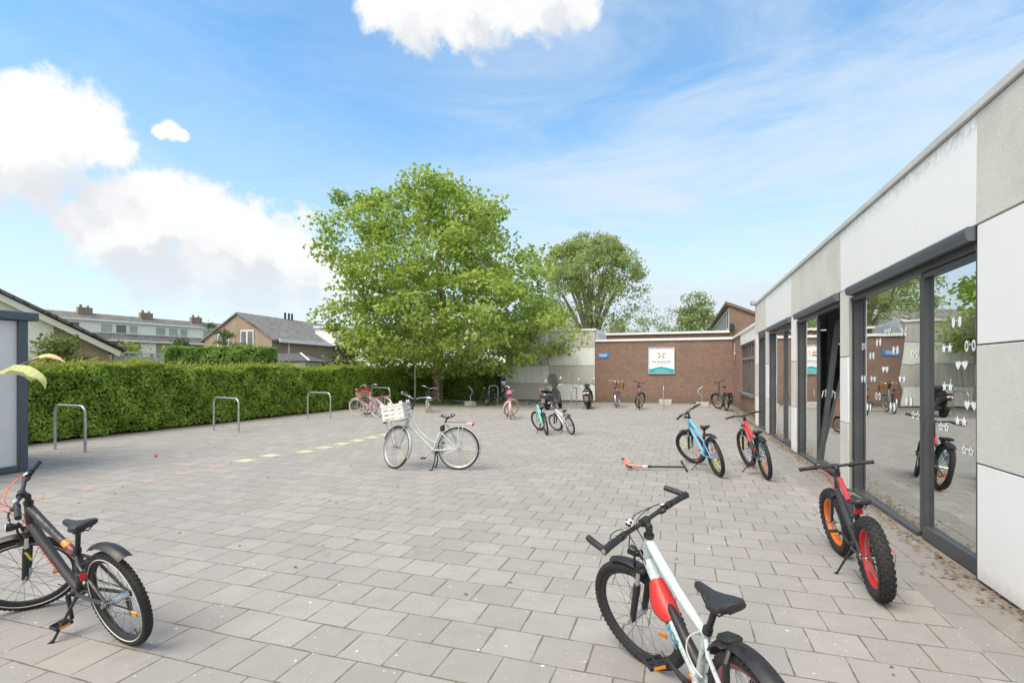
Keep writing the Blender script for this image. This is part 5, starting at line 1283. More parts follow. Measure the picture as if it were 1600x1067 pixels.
    MB().tube([ST-ad*.004, ST+ad*.02], .021, 12).build('seat_clamp', 'alloy' if style != 'mtb' else 'black plastic', root)
    sl_ = 1. if R > .27 else .86; sw = 1. if style == 'mtb' else 1.25
    secs = []
    for (x, w, z, hh) in ((-.125, .030, .012, .012), (-.118, .058, .010, .020), (-.085, .073, .004, .026), (-.045, .066, -.004, .027), (-.01, .044, -.007, .025), (.03, .027, -.007, .022), (.08, .021, -.005, .020), (.118, .018, -.003, .017), (.130, .010, -.004, .010)):
        secs.append((sad+Vector((x*sl_, 0, z)), (0, w*sl_*sw, 0), (0, 0, hh*sl_), 2.3))
    so_ = MB().loft(secs, 18).build('saddle', saddle, root)
    rl = MB()
    for s_ in (-1, 1): rl.tube([sad+Vector((-.10*sl_, s_*.03, -.016)), sad+Vector((-.06*sl_, s_*.022, -.045)), sad+Vector((.03, s_*.02, -.045)), sad+Vector((.09*sl_, s_*.008, -.02))], .0035, 6)
    rl.box(sad+Vector((-.005, 0, -.045)), (.04, .055, .022), bev=.006); rl.build('saddle_rail', 'matt black', so_)
    # cranks and chain
    cl_ = .165 if R > .31 else .145 if R > .27 else .125
    cr = MB(); d = Vector((math.cos(crank), 0, math.sin(crank)))
    ped = []
    for s_, dd in ((1, d), (-1, -d)):
        y = s_*.058; p = BB+Vector((0, y, 0)); q = p+dd*cl_+Vector((0, s_*.012, 0)); cr.tube([p, p.lerp(q, .5), q], [.014, .0105, .011], 8); ped.append((q, s_))
    cr.tube([BB+Vector((0, -.066, 0)), BB+Vector((0, .066, 0))], .013, 8)
    co = cr.build('crank', 'matt black' if style == 'mtb' else 'alloy', root)
    for q, s_ in ped:
        pm = MB(); c = q+Vector((0, s_*.055, 0)); pm.box(c+Vector((.036, 0, 0)), (.012, .088, .022), bev=.003).box(c+Vector((-.036, 0, 0)), (.012, .088, .022), bev=.003).box(c, (.084, .012, .018), bev=.003).box(c+Vector((0, s_*.040, 0)), (.07, .010, .02), bev=.003).box(c-Vector((0, s_*.040, 0)), (.07, .010, .02), bev=.003).tube([q, q+Vector((0, s_*.10, 0))], .007, 6)
        po = pm.build('pedal', 'black plastic', co)
        MB().box(c+Vector((.043, 0, 0)), (.004, .055, .013)).box(c+Vector((-.043, 0, 0)), (.004, .055, .013)).build('pedal_reflector', 'amber', po)
    if chaincase:
        cc = BB+Vector((0, -.05, 0)); n = 14; out = []
        for i in range(n+1): t = -PI/2+PI*i/n; out.append(cc+Vector((.095*math.cos(t), 0, .095*math.sin(t))))
        for i in range(n+1): t = PI/2+PI*i/n; out.append(RA+Vector((.055*math.cos(t)-.01, -.05, .055*math.sin(t))))
        MB().prism(out, (0, -.022, 0)).build('chain_case', chaincase, root)
    else:
        ch = MB(); ring = [BB+Vector((.075*math.cos(t), -.044, .075*math.sin(t))) for t in np.linspace(0, 2*PI, 25)[:-1]]
        ch.lathe([(.042, .03), (.042, .076), (.046, .076), (.046, .03)], BB, (0, -1, 0), 26); ch.lathe([(.038, .015), (.038, .042), (.045, .042), (.045, .015)], RA, (0, -1, 0), 18)
        ch.tube([BB+Vector((0, -.044, .074)), RA+Vector((0, -.042, .04))], .005, 5).tube([BB+Vector((0, -.044, -.074)), RA+Vector((.02, -.042, -.10 if style == 'mtb' and not low else -.04))], .005, 5)
        if style == 'mtb' and not low: ch.box(RA+Vector((.01, -.05, -.075)), (.03, .02, .09), bev=.006).tube([RA+Vector((.0, -.05, -.115)), RA+Vector((.0, -.042, -.115))], .02, 10)
        ch.build('chain_set', 'matt black', root)
    # kick stand
    tl = math.tan(lean)
    if kick == 'left':
        ft = kickpos or (BB.x+.0, .20); p0 = BB.lerp(RA, .14)+Vector((0, .045, -.012)); q = Vector((ft[0], ft[1], ft[1]*tl+.008))
        MB().tube([p0+Vector((0, -.05, .01)), p0, p0.lerp(q, .1), q], [.014, .013, .009, .008], 8).tube([q, q+(q-p0).normalized()*.012+Vector((.012, .01, 0))], [.012, .010], 8).build('kickstand', 'matt black', root)
    elif kick == 'double':
        mb = MB()
        for s_ in (-1, 1):
            p0 = BB.lerp(RA, .12)+Vector((0, s_*.03, -.02)); q = Vector((BB.x-.02, s_*.13, .012)); mb.tube([p0, p0.lerp(q, .5)+Vector((-.02, s_*.02, 0)), q], [.013, .011, .011], 8).tube([q, q+Vector((.04, 0, 0))], .011, 8)
        mb.build('kickstand', 'matt black', root)
    # mudguards
    fm = (fenders or (None, None, 'black plastic'))
    fw_ = tr*wide*2+.022
    if fm[0] == 'stub': MB(S).arc(Fx, R+.018, R_(74), R_(118), fw_*.8).build('mudguard', fm[2], root)
    elif fm[0] == 'full': MB(S).arc(Fx, R+.012, R_(20), R_(208), fw_).build('mudguard', fm[2], root)
    if fm[1] == 'clip':
        e = ST.lerp(RA, .12)
        o = MB().arc((-.02, 0, R+.015), R+.028, R_(62), R_(122), fw_*1.05, dome=.5).build('mudguard', fm[2], root)
        MB().box((0, 0, 0), (.075, .05, .02), bev=.006, M4=basis(Vector((.10, 0, R+R+.02)), (1, 0, -.35), (0, 1, 0))).build('mudguard_bracket', fm[2], o)
    elif fm[1] == 'hug':
        MB().arc((.01, 0, R), R+.014, R_(28), R_(125), fw_*1.02, dome=.5).build('mudguard', fm[2], root)
    elif fm[1] == 'full':
        o = MB().arc(RA, R+.012, R_(-22+0), R_(0), fw_) if False else MB().arc(RA, R+.012, R_(40), R_(205), fw_)
        o = o.build('mudguard', fm[2], root)
        sy_ = MB()
        for s_ in (-1, 1): sy_.tube([RA+Vector((0, s_*.055, 0)), RA+Vector(((R+.012)*math.cos(R_(185)), s_*fw_*.45, (R+.012)*math.sin(R_(185))))], .0028, 5)
        sy_.build('mudguard_stay', fm[2], o)
    if rack:
        r_ = MB(); z = 2*R+.06; x1 = ST.x-.03; x0 = -.17-.06
        for s_ in (-1, 1):
            r_.tube([Vector((x1, s_*.02, z-.02)), Vector((x1-.06, s_*.055, z)), Vector((x0, s_*.055, z))], .0075, 8); r_.tube([Vector((-.02, s_*.056, z)), RA+Vector((.0, s_*.066, .02))], .0075, 8); r_.tube([Vector((-.10, s_*.056, z)), RA+Vector((-.0, s_*.067, .02))], .006, 8)
        for x in (x0, x0+.12, x0+.24): r_.tube([Vector((x, -.055, z)), Vector((x, .055, z))], .0065, 8)
        ro = r_.build('rack', rack, root)
        sb = MB()
        for y in (-.02, .02): sb.tube([Vector((x0+.10, y, z+.010)), Vector((x1-.05, y, z+.012)), Vector((.02, .066*(1 if y > 0 else -1), R+.1))], .005, 5)
        sb.build('strap', 'black plastic', ro); MB().box(Vector((x0-.012, 0, z-.015)), (.025, .085, .05), bev=.01).build('tail_light', 'red plastic', ro)
    if tail == 'post':
        q = ST.lerp(sad, .45)+Vector((-.03, 0, 0)); MB().box(q, (.03, .055, .05), bev=.010).box(q+Vector((.016, 0, 0)), (.03, .05, .03), bev=.006).build('tail_light', 'red plastic', root)
    elif tail == 'stay':
        q = ST.lerp(RA, .40)+Vector((-.012, sy+.024, .0)); o = MB().box(q, (.035, .045, .055), bev=.008).build('tail_light', 'black plastic', root); MB().box(q+Vector((-.019, 0, .003)), (.006, .036, .040), bev=.002).build('lens', 'red plastic', o)
    if light:
        q = bc+Vector((.06, 0, -.07)) if light == 'bar' else crown+pr*.085+k*.035
        o = MB(S).tube([q-pr*.03, q, q+pr*.025], [.014, .024, .027], 12).tube([q-pr*.02, q-pr*.07-k*.02], .007, 6).build('headlight', 'black plastic', root); MB(S).lathe([(0, .025), (.004, .02)], q+pr*.026, pr, 12).build('lens', 'clear lens', o)
    if guard: guard(root, dict(HB=HB, HT=HT, BB=BB, ST=ST, k=k, pr=pr, S=S, bc=bc, crown=crown, Fx=Fx, RA=RA, sad=sad, R=R))
    if basket: basket(root, dict(HB=HB, HT=HT, BB=BB, ST=ST, k=k, pr=pr, S=S, bc=bc, crown=crown, Fx=Fx, RA=RA, sad=sad, R=R))
    return root

# --- nearest four
def top_bits(root, g):      # orange reflector band round the top tube
    p = g['HT'].lerp(g['ST'], .72)+Vector((0, 0, -.03)); q = g['HT'].lerp(g['ST'], .80)+Vector((0, 0, -.032)); MB().tube([p, q], .0225, 12).build('reflector_band', 'amber', root)
    MB().tube([q, q+(q-p)*1.6], .0222, 12).build('red_band', M('dark red', (.26, .03, .03), .4), root)
blk = paint((.028, .028, .032), .38)
bicycle('black mountain bike with red lettering and orange cables at the lower left edge', (-3.086, 2.175), 3.010, .207, 1.0, .292, 1.011, .545, .255, .726, .6, .075, blk, knobs=64, krow=3, tr=.025, hubr=1.75, stripe=True, bb=(.44, .255), crank=-1.62,
        fenders=('stub', 'clip', 'black plastic'), kickpos=(.41, .19), cables='orange', decal=('red decal', 9, .040, 1, .47), tail='stay', light='crown', guard=top_bits, spokes=28, srad=.0014, hubmat='alloy', rearhub='chrome', tag_lab=True)
def red_guard(root, g):     # red fabric guard wrapped round the down tube, black pump and white lock cable
    ax = (g['BB']-g['HB']).normalized(); mb = MB(); P = []
    up = Vector((0, 1, 0)).cross(ax); c0 = g['HB']+ax*.10+up*.016
    secs = []
    for t, w, dz in ((0., .034, .002), (.015, .040, .010), (.07, .056, .034), (.12, .058, .036), (.165, .048, .018), (.195, .036, .002)):
        secs.append((c0+ax*t-up*dz, Vector((0, w, 0)), up*(.034+dz), 2.0))
    mb.loft(secs, 18, False).build('frame_guard', 'red plastic', root)
    a, b = g['HB'].lerp(g['BB'], .50)+Vector((0, 0, .055)), g['BB']+Vector((-.02, 0, .07)); MB().tube([a, a.lerp(b, .1), a.lerp(b, .9), b], [.012, .02, .028, .024], 12).build('pump', 'black plastic', root)
    s = g['ST']; MB().tube(spline([s+Vector((.03, .02, -.01)), s+Vector((.075, .045, -.05)), s+Vector((.09, .055, -.11)), s+Vector((.065, .045, -.17)), s+Vector((.03, .03, -.20))]), .0032, 6).build('lock_cable', 'pale stripe', root)
    MB().tube([g['BB']+Vector((.0, .037, .02)), g['BB']+Vector((.0, .042, .02))], .012, 10).build('orange_cap', 'orange', root)
    # bracket that carries the rear mudguard and the brake bridge
    e = Vector((.125, 0, g['R']*2+.012)); MB().box((0, 0, 0), (.10, .066, .03), bev=.012, M4=basis(e, (1, 0, -.30), (0, 1, 0))).build('mudguard_bracket', 'black plastic', root)
    mb = MB()
    for s_ in (-1, 1): mb.tube([e+Vector((-.04, s_*.022, -.01)), e+Vector((-.055, s_*.055, -.05)), e+Vector((-.05, s_*.06, -.13)), e+Vector((-.03, s_*.045, -.17))], [.012, .014, .013, .010], 8)
    mb.build('brake_arm', 'black plastic', root)
mint = paint((.49, .565, .58), .3)
bicycle('pale mint mountain bike with red frame guard and football bell at the bottom', (.302, 1.987), 2.057, .121, .478, .301, .991, .535, .201, .738, .6, .075, mint, knobs=66, krow=3, tr=.026, bb=(.415, .285), crank=.12, fenders=('stub', 'hug', 'black plastic'),
        kick='left', kickpos=(.42, .2), barends=True, barstyle='straight', bell='ball', decal=('teal decal', 'oct', .10, 1, .62), guard=red_guard, light='crown', rear_rim=M('dull red rim', (.22, .07, .075), .45), srad=.0014, rim='matt black', hubmat='alloy')
def fat_bits(root, g):
    a = g['HT'].lerp(g['ST'], .14); b = g['HT'].lerp(g['ST'], .62); MB().tube([a+Vector((0, 0, .004)), b+Vector((0, 0, -.004))], .0215, 12).build('red_panel', M('red paint', (.42, .045, .05), .35), root)
    mb = MB(); stroke_mb(5, .03, basis(a.lerp(b, .55)+Vector((0, .0222, .0)), (a-b), Vector((0, 1, 0)).cross(a-b)), mb); mb.build('decal', 'pale stripe', root)
    MB().tube(spline([g['RA']+Vector((.06, -.07, .05)), g['RA']+Vector((.0, -.095, .075)), g['RA']+Vector((-.055, -.115, .05)), g['RA']+Vector((-.06, -.105, -.01)), g['RA']+Vector((-.03, -.085, -.04))]), .0032, 6).box(g['RA']+Vector((-.035, -.082, -.045)), (.04, .03, .05), bev=.008).build('brake_hose', 'red plastic', root)
bicycle('fat tyre bike with one orange and one red rim beside the glass doors', (1.343, 4.233), 1.55, .118, .12, .285, .948, .50, .215, .645, .56, .06, blk, tr=.048, wide=1.02, knobs=34, krow=6, rim='orange', rear_rim='red plastic', bb=(.40, .265), crank=.35,
        kickpos=(.42, .16), tail='post', disc=True, guard=fat_bits, fork='rigid', forkpaint='matt black', barstyle='straight', cables='red plastic', saddle='saddle', srad=.0014)
def blue_bits(root, g):
    q = g['crown']+g['pr']*.06+g['k']*.07
    MB().box(g['ST'].lerp(g['sad'], .3)+Vector((-.03, 0, 0)), (.05, .07, .06), bev=.015).build('saddle_bag', M('dark red', (.26, .03, .03), .4), root)
sky_b = paint((.13, .42, .66), .3)
bicycle('sky blue mountain bike with colourful spoke covers left of the red one', (.587, 8.451), 1.867, .229, .568, .306, 1.06, .585, .188, .759, .62, .09, sky_b, tr=.028, knobs=40, krow=3, bb=(.47, .265), crank=-.6, fenders=('stub', 'clip', 'black plastic'), kickpos=(.5, .24), skins=[0, 5, 2, 5, 4, 3, 0, 1],
        light='bar', guard=blue_bits, disc=True, srad=.0015)
def red_bits(root, g):
    rp = paint((.50, .04, .045), .3); o = Vector((0, 0, -.001))
    a, b = g['HT']-g['k']*.026-g['pr']*.01, g['ST']-Vector((0, 0, .02)); P = [a.lerp(b, i/8)+Vector((0, 0, -.018*math.sin(PI*i/8))) for i in range(9)]
    MB().tube(P[:7], [.0252]*5+[.0235, .0225], 14).build('red_panel', rp, root)
    a, b = g['HB']+g['k']*.028-g['pr']*.012, g['BB']+Vector((0, 0, .012)); P = [a.lerp(b, i/8)+Vector((0, 0, -.012*math.sin(PI*i/8))) for i in range(9)]
    MB().tube(P[:5], .0297, 14).build('red_panel', rp, root); MB().tube([g['HB']+g['k']*.0, g['HT']-g['k']*.002], .0247, 14).build('red_panel', rp, root)
redp = paint((.52, .045, .05), .3)
bicycle('red and black mountain bike with colourful spoke covers near the glass doors', (1.251, 8.434), 1.687, .158, .17, .313, 1.026, .55, .202, .689, .61, .065, blk, tr=.028, knobs=40, krow=3, bb=(.46, .275), crank=-2.2, fenders=('stub', 'hug', 'black plastic'), kickpos=(.52, .22), skins=[4, 0, None, 1, 3, 5, 2, None],
        tail='stay', light='crown', disc=True, srad=.0015, guard=red_bits)
# --- pale city bike with crate
def crate_f(root, g):
    c = Vector((g['Fx'].x-.01, 0, g['R']*2+.245)); 
    cm = M('white crate', (.66, .67, .65), .55, 0, .08, 12)
    mb = MB(); w, dpt, h = .38, .36, .25
    
    T = Matrix.Translation(c) @ Matrix.Rotation(.16, 4, 'Y')
    t_ = .012
    mb = MB(T); mb.box((0, 0, -h/2), (dpt, w, t_)); 
    for s_ in (-1, 1):
        for z in (-.07, 0., .075): mb.box((0, s_*w/2, z), (dpt, t_, .048))
        for x in (-dpt/2+.02, -.05, .05, dpt/2-.02): mb.box((x, s_*w/2, 0), (.03, t_*.9, h))
        for z in (-.07, 0., .075): mb.box((s_*dpt/2, 0, z), (t_, w, .048))
        for y in (-w/2+.02, -.06, .06, w/2-.02): mb.box((s_*dpt/2, y, 0), (t_*.9, .03, h))
        mb.box((0, s_*w/2, h/2-.01), (dpt+.03, t_*2, .03)); mb.box((s_*dpt/2, 0, h/2-.01), (t_*2, w+.03, .03))
    for sx_ in (-1, 1):
        for s_ in (-1, 1): mb.box((sx_*(dpt/2-.02), s_*(w/2-.01), h/2+.02), (.05, .03, .04))
    mb.build('crate', cm, root)
    r_ = MB(); z = g['R']*2+.10
    for s_ in (-1, 1): r_.tube([Vector((g['Fx'].x, s_*.055, g['R'])), Vector((g['Fx'].x+.14, s_*.13, z)), Vector((g['Fx'].x-.14, s_*.13, z))], .007, 8); r_.tube([g['HT']+Vector((.03, s_*.02, -.03)), Vector((g['Fx'].x-.13, s_*.13, z+.0)), Vector((g['Fx'].x-.15, s_*.14, z+.25))], .006, 8)
    r_.tube([Vector((g['Fx'].x+.14, -.13, z)), Vector((g['Fx'].x+.14, .13, z))], .007, 8).tube([Vector((g['Fx'].x-.14, -.13, z)), Vector((g['Fx'].x-.14, .13, z))], .007, 8)
    r_.build('carrier', 'alloy', root)
    MB().tube([Vector((g['Fx'].x+.15, .02, z-.03)), Vector((g['Fx'].x+.20, .02, z-.03))], [.025, .03], 10).build('headlight', 'black plastic', root)
    MB().box(g['ST']+Vector((-.03, 0, .05)), (.07, .09, .10), bev=.02).build('lock_bag', 'black plastic', root)
    mb = MB()
oma = paint((.50, .55, .555), .3)
bicycle('pale grey city bike with white crate and spotted saddle in the middle of the yard', (-3.433, 7.70), -2.939, .0, -.626, .349, 1.06, .69, .19, .885, .60, .17, oma, 'city', tr=.021, rim='alloy', stripe=True, bb=(.43, .31), crank=-.72, saddle='dotted cover', kick='double', fenders=('full', 'full', oma.name),
        rack=oma.name, barstyle='swept', chaincase=M('pale case', (.55, .58, .58), .4), basket=crate_f, bell='plain', spokes=32, hubmat='alloy')
# --- small ones farther back
teal = paint((.16, .56, .46), .3)
bicycle('mint green bike with black tyres next to the white kids bike', (-3.18, 12.596), 2.008, .165, .497, .280, .97, .52, .20, .69, .57, .07, teal, tr=.024, bb=(.42, .26), fenders=(None, 'hug', 'black plastic'), kickpos=(.40, .18), fork='rigid', forkpaint=teal.name, srad=.0016, low=True)
whi = paint((.62, .63, .68), .3)
bicycle('small white and blue kids bike with orange wheel reflector beside the mint one', (-2.60, 12.912), 2.217, .239, .396, .245, .887, .445, .169, .624, .52, .09, whi, tr=.023, bb=(.39, .235), fenders=(None, 'clip', 'black plastic'), kickpos=(.32, .14), rim='alloy', bell='plain', srad=.0018, low=True, forkpaint='black plastic')
pinkp = paint((.58, .36, .40), .35)
def cover_i(root, g): MB().loft([(g['sad']+Vector((x, 0, z)), (0, w, 0), (0, 0, h)) for x, w, z, h in ((-.17, .05, .05, .03), (-.12, .10, .05, .06), (0, .09, .06, .07), (.12, .06, .09, .06), (.2, .02, .13, .02))], 14).build('saddle_cover', 'pink cloth', root)
bicycle('pink city bike with tan tyres and bright pink saddle cover', (-5.40, 16.40), 1.885, .042, -1.05, .32, 1.0, .58, .12, .83, .52, .12, pinkp, 'city', tr=.024, tyre='tan rubber', rim='tan rubber', bb=(.42, .29), kick='double', fenders=('full', 'full', pinkp.name), barstyle='swept', rack=pinkp.name, guard=cover_i, srad=.0016, low=True, chaincase=pinkp.name)
def box_basket(mat, cx, w, dp, h, z0, steer=True, rear=False):
    def fn(root, g):
        S = g['S'] if steer else None; c = Vector((g['Fx'].x+cx, 0, z0)); mb = MB(S); t_ = .012; e = 1.12
        for s_ in (-1, 1):
            mb.add([c+Vector((-dp/2, s_*w/2, 0)), c+Vector((dp/2, s_*w/2, 0)), c+Vector((dp/2*e, s_*w/2*e, h)), c+Vector((-dp/2*e, s_*w/2*e, h))], [(0, 1, 2, 3)], False)
            mb.add([c+Vector((s_*dp/2, -w/2, 0)), c+Vector((s_*dp/2, w/2, 0)), c+Vector((s_*dp/2*e, w/2*e, h)), c+Vector((s_*dp/2*e, -w/2*e, h))], [(0, 1, 2, 3)], False)
        mb.box(c, (dp, w, t_)); o = c+Vector((0, 0, h)); r = [(x*dp/2*e, y*w/2*e) for x, y in ((-1, -1), (1, -1), (1, 1), (-1, 1))]
        mb.tube([o+Vector((x, y, 0)) for x, y in r], .012, 6, closed=True); mb.build('basket', mat, root)
    return fn
wht = 'white rubber'
bicycle('pink bike with white tyres and brown basket leaning near the hedge hoop', (-10.194, 15.789), 2.845, .128, .325, .322, 1.047, .60, .136, .80, .55, .12, pinkp, 'city', tr=.024, tyre=wht, rim='alloy', bb=(.43, .29), fenders=('full', 'full', pinkp.name), barstyle='swept', rack=pinkp.name, kick='left', kickpos=(.42, .18), srad=.0016, low=True, chaincase=pinkp.name,
        basket=box_basket('brown wicker', -.36, .30, .26, .20, .70, False))
bicycle('pink bike with red front crate standing behind the brown basket one', (-10.15, 16.35), 2.86, .08, .2, .33, 1.06, .61, .13, .80, .55, .14, pinkp, 'city', tr=.024, tyre='rubber', rim='alloy', bb=(.43, .29), fenders=('full', 'full', wht), barstyle='swept', rack=pinkp.name, kick='left', kickpos=(.42, .18), srad=.0016, low=True,
        basket=box_basket('red plastic', .05, .36, .28, .24, .72))
bicycle('mint bike with tan tyres and pink grips beside the broad tree', (-9.85, 19.0), -1.15, .10, .25, .30, 1.0, .55, .15, .74, .54, .14, paint((.30, .62, .58), .3), 'city', tr=.024, tyre='tan rubber', rim='alloy', bb=(.43, .27), grips='pink cloth', barstyle='swept', kick='left', kickpos=(.42, .16), fenders=('full', 'full', 'black plastic'), srad=.0018, low=True, rack='black plastic',
        basket=box_basket('black plastic', .06, .30, .22, .16, .66))
bicycle('small black kids bike standing at the bush left of the gate', (-8.85, 23.3), -1.25, .08, .45, .235, .80, .42, .14, .56, .5, .14, blk, 'kid', tr=.03, bb=(.36, .22), grips='white rubber', rim='alloy', fenders=('full', 'full', 'black plastic'), kickpos=(.3, .14), srad=.0018, low=True)
bicycle('little dark blue bike half hidden behind the gate hoop', (-9.35, 25.2), -.6, .1, .3, .22, .76, .40, .13, .55, .46, .12, paint((.03, .07, .22), .3), 'kid', tr=.025, bb=(.34, .21), kickpos=(.3, .14), srad=.0018, low=True)
bicycle('turquoise bike lying on its side beside the tree', (-10.6, 23.3, .05), 0, 1.35, .5, .26, .88, .44, .15, .64, .5, .1, paint((.08, .48, .52), .3), 'kid', tr=.024, bb=(.38, .24), kick=None, srad=.0018, low=True, grips='black plastic', rot=(R_(-82), 0, R_(10)))
def two_baskets(root, g):
    box_basket('wicker', .02, .44, .30, .27, .80)(root, g)
    MB().box((-.02, .0, g['R']*2+.02), (.22, .26, .05), bev=.02).build('seat_pad', 'matt black', root)
    MB().loft([(Vector((-.24, 0, .50)), (0, .07, 0), (.02, 0, .03)), (Vector((-.26, 0, .62)), (0, .10, 0), (.03, 0, .06)), (Vector((-.22, 0, .72)), (0, .08, 0), (.02, 0, .03))], 10).build('tail_bag', M('wine red', (.10, .02, .03), .6), root)
bicycle('city bike with wide wicker basket in front of the brick wall', (-2.66, 23.17), 1.60, .05, -.18, .345, 1.12, .66, .16, .90, .58, .19, paint((.22, .23, .25), .4), 'city', tr=.022, rim='alloy', bb=(.43, .30), fenders=('full', 'full', 'alloy'), kick='left', kickpos=(.4, .2), barstyle='swept', rack='black plastic', grips='white rubber', low=True, srad=.0018, basket=two_baskets, stripe=True)
bicycle('slim grey bike on a double stand left of the square sign hoop', (-1.60, 22.30), 1.62, .03, -.62, .345, 1.10, .70, .14, .98, .58, .15, paint((.36, .39, .46), .35), 'city', tr=.021, rim='matt black', bb=(.43, .30), fenders=('full', 'full', 'black plastic'), kick='double', barstyle='flat', rack='black plastic', low=True, srad=.0018, tail='post')
def pannier(root, g): MB().box((-.02, -.15, .50), (.34, .16, .40), bev=.04).build('pannier', 'matt black', root); MB().box((-.195, -.15, .50), (.006, .03, .03)).build('pannier_badge', 'pale stripe', root); MB().box((-.02, -.15, .72), (.30, .14, .05), bev=.02).build('pannier_flap', 'black plastic', root)
bicycle('black bike with pannier parked in the corner of the brick walls', (1.845, 22.674), 1.78, .05, .55, .345, 1.12, .68, .15, .99, .58, .20, paint((.05, .05, .055), .4), 'city', tr=.028, bb=(.43, .30), fenders=('full', 'full', 'black plastic'), kick='double', barstyle='flat', rack='black plastic', low=True, srad=.0018, guard=pannier)

# ------------------------------------------------------------------ mopeds
M('moped paint', (.018, .018, .020), .28, 0, .2, 8, coat=.5); M('grey moped paint', (.050, .052, .056), .30, .1, .2, 6, coat=.4); M('plate', (.20, .18, .13), .5, 0, .2, 12)
def screen_mat():
    m, nt, b = new_mat('smoked screen'); nt.nodes.remove(b); t = N(nt, 'ShaderNodeBsdfTransparent'); t.inputs[0].default_value = (.42, .42, .44, 1); g = N(nt, 'ShaderNodeBsdfGlossy', i_Roughness=.08); mx = N(nt, 'ShaderNodeMixShader', i_0=.08)
    L(nt, t.outputs[0], mx.inputs[1]); L(nt, g.outputs[0], mx.inputs[2]); L(nt, mx.outputs[0], nt.nodes['Material Output'].inputs[0])
screen_mat()
def moped(label, pos, psi, lean, steer, retro):
    t = thing('moped', label, 'moped', (*pos, 0), (-lean, 0, psi), 'mopeds parked by the panel hall')
    pm = 'grey moped paint' if retro else 'moped paint'; R = .235; wb = 1.27
    k = Vector((-math.cos(R_(64)), 0, math.sin(R_(64)))); A0 = Vector((wb-.03, 0, R)); S = Matrix.Translation(A0) @ Matrix.Rotation(steer, 4, k) @ Matrix.Translation(-A0)
    for c, SS in (((0, 0, R), None), ((wb, 0, R), S)):
        w = MB(SS); w.lathe([(-.045, .13), (-.05, .15), (-.062, .18), (-.055, .215), (-.03, .235), (.03, .235), (.055, .215), (.062, .18), (.05, .15), (.045, .13)], c, (0, 1, 0), 28, False); wo = w.build('wheel', 'rubber', t)
        MB(SS).lathe([(-.04, .02), (-.04, .14), (-.03, .15), (.03, .15), (.04, .14), (.04, .02)], c, (0, 1, 0), 20).build('rim', 'alloy', wo)
    V3 = Vector
    if retro:
        MB().loft([(V3((-.33, 0, .60)), (0, .05, 0), (.0, 0, .04)), (V3((-.28, 0, .58)), (0, .17, 0), (0, 0, .13)), (V3((-.12, 0, .54)), (0, .225, 0), (0, 0, .20)), (V3((.08, 0, .52)), (0, .235, 0), (0, 0, .22)), (V3((.28, 0, .50)), (0, .20, 0), (0, 0, .21)), (V3((.42, 0, .44)), (0, .15, 0), (0, 0, .16))], 20).build('body', pm, t)
    else:
        MB().loft([(V3((-.40, 0, .74)), (0, .05, 0), (0, 0, .03)), (V3((-.30, 0, .70)), (0, .12, 0), (0, 0, .09)), (V3((-.10, 0, .63)), (0, .16, 0), (0, 0, .14)), (V3((.15, 0, .54)), (0, .17, 0), (0, 0, .20)), (V3((.38, 0, .44)), (0, .15, 0), (0, 0, .17))], 18).build('body', pm, t)
    MB().loft([(V3((-.30, 0, .80)), (0, .08, 0), (0, 0, .02)), (V3((-.24, 0, .80)), (0, .13, 0), (0, 0, .05)), (V3((.0, 0, .78)), (0, .15, 0), (0, 0, .055)), (V3((.28, 0, .75)), (0, .13, 0), (0, 0, .05)), (V3((.38, 0, .72)), (0, .08, 0), (0, 0, .03))], 16).build('seat', 'saddle', t)
    MB().loft([(V3((.36, 0, .27)), (0, .16, 0), (0, 0, .07)), (V3((.62, 0, .24)), (0, .18, 0), (0, 0, .045)), (V3((.86, 0, .27)), (0, .18, 0), (0, 0, .06))], 14).build('footboard', pm, t)
    MB().loft([(V3((.85, 0, .24)), (0, .19, 0), (.05, 0, .02)), (V3((.92, 0, .45)), (0, .24, 0), (.06, 0, .02)), (V3((.93, 0, .70)), (0, .22, 0), (.07, 0, .02)), (V3((.88, 0, .90)), (0, .11, 0), (.06, 0, .02))], 16).build('leg_shield', pm, t)
    MB(S).loft([(V3((wb-.28, 0, .40)), (0, .07, 0), (.0, 0, .06)), (V3((wb-.10, 0, .50)), (0, .09, 0), (0, 0, .05)), (V3((wb+.14, 0, .47)), (0, .085, 0), (0, 0, .05)), (V3((wb+.26, 0, .36)), (0, .05, 0), (0, 0, .04))], 12).tube([(wb, .07, R), (wb-.12, .06, .6)], .02, 8).tube([(wb, -.07, R), (wb-.12, -.06, .6)], .02, 8).build('mudguard', pm, t)
    B = V3((.86, 0, 1.0))
    ho = MB(S).tube([B+V3((-.08, .36, .02)), B+V3((-.02, .2, .03)), B, B+V3((-.02, -.2, .03)), B+V3((-.08, -.36, .02))], [.02, .016, .03, .016, .02], 10).loft([(B+V3((-.07, 0, -.02)), (0, .07, 0), (0, 0, .05)), (B+V3((.03, 0, 0)), (0, .13, 0), (0, 0, .075)), (B+V3((.12, 0, -.01)), (0, .09, 0), (0, 0, .07))], 14).tube([B, (.9, 0, .8)], .05, 10).build('handlebar', pm, t)
    MB(S).lathe([(0, .075), (.02, .06)], B+V3((.12, 0, -.01)), (1, 0, 0), 14).build('headlight', 'clear lens', ho)
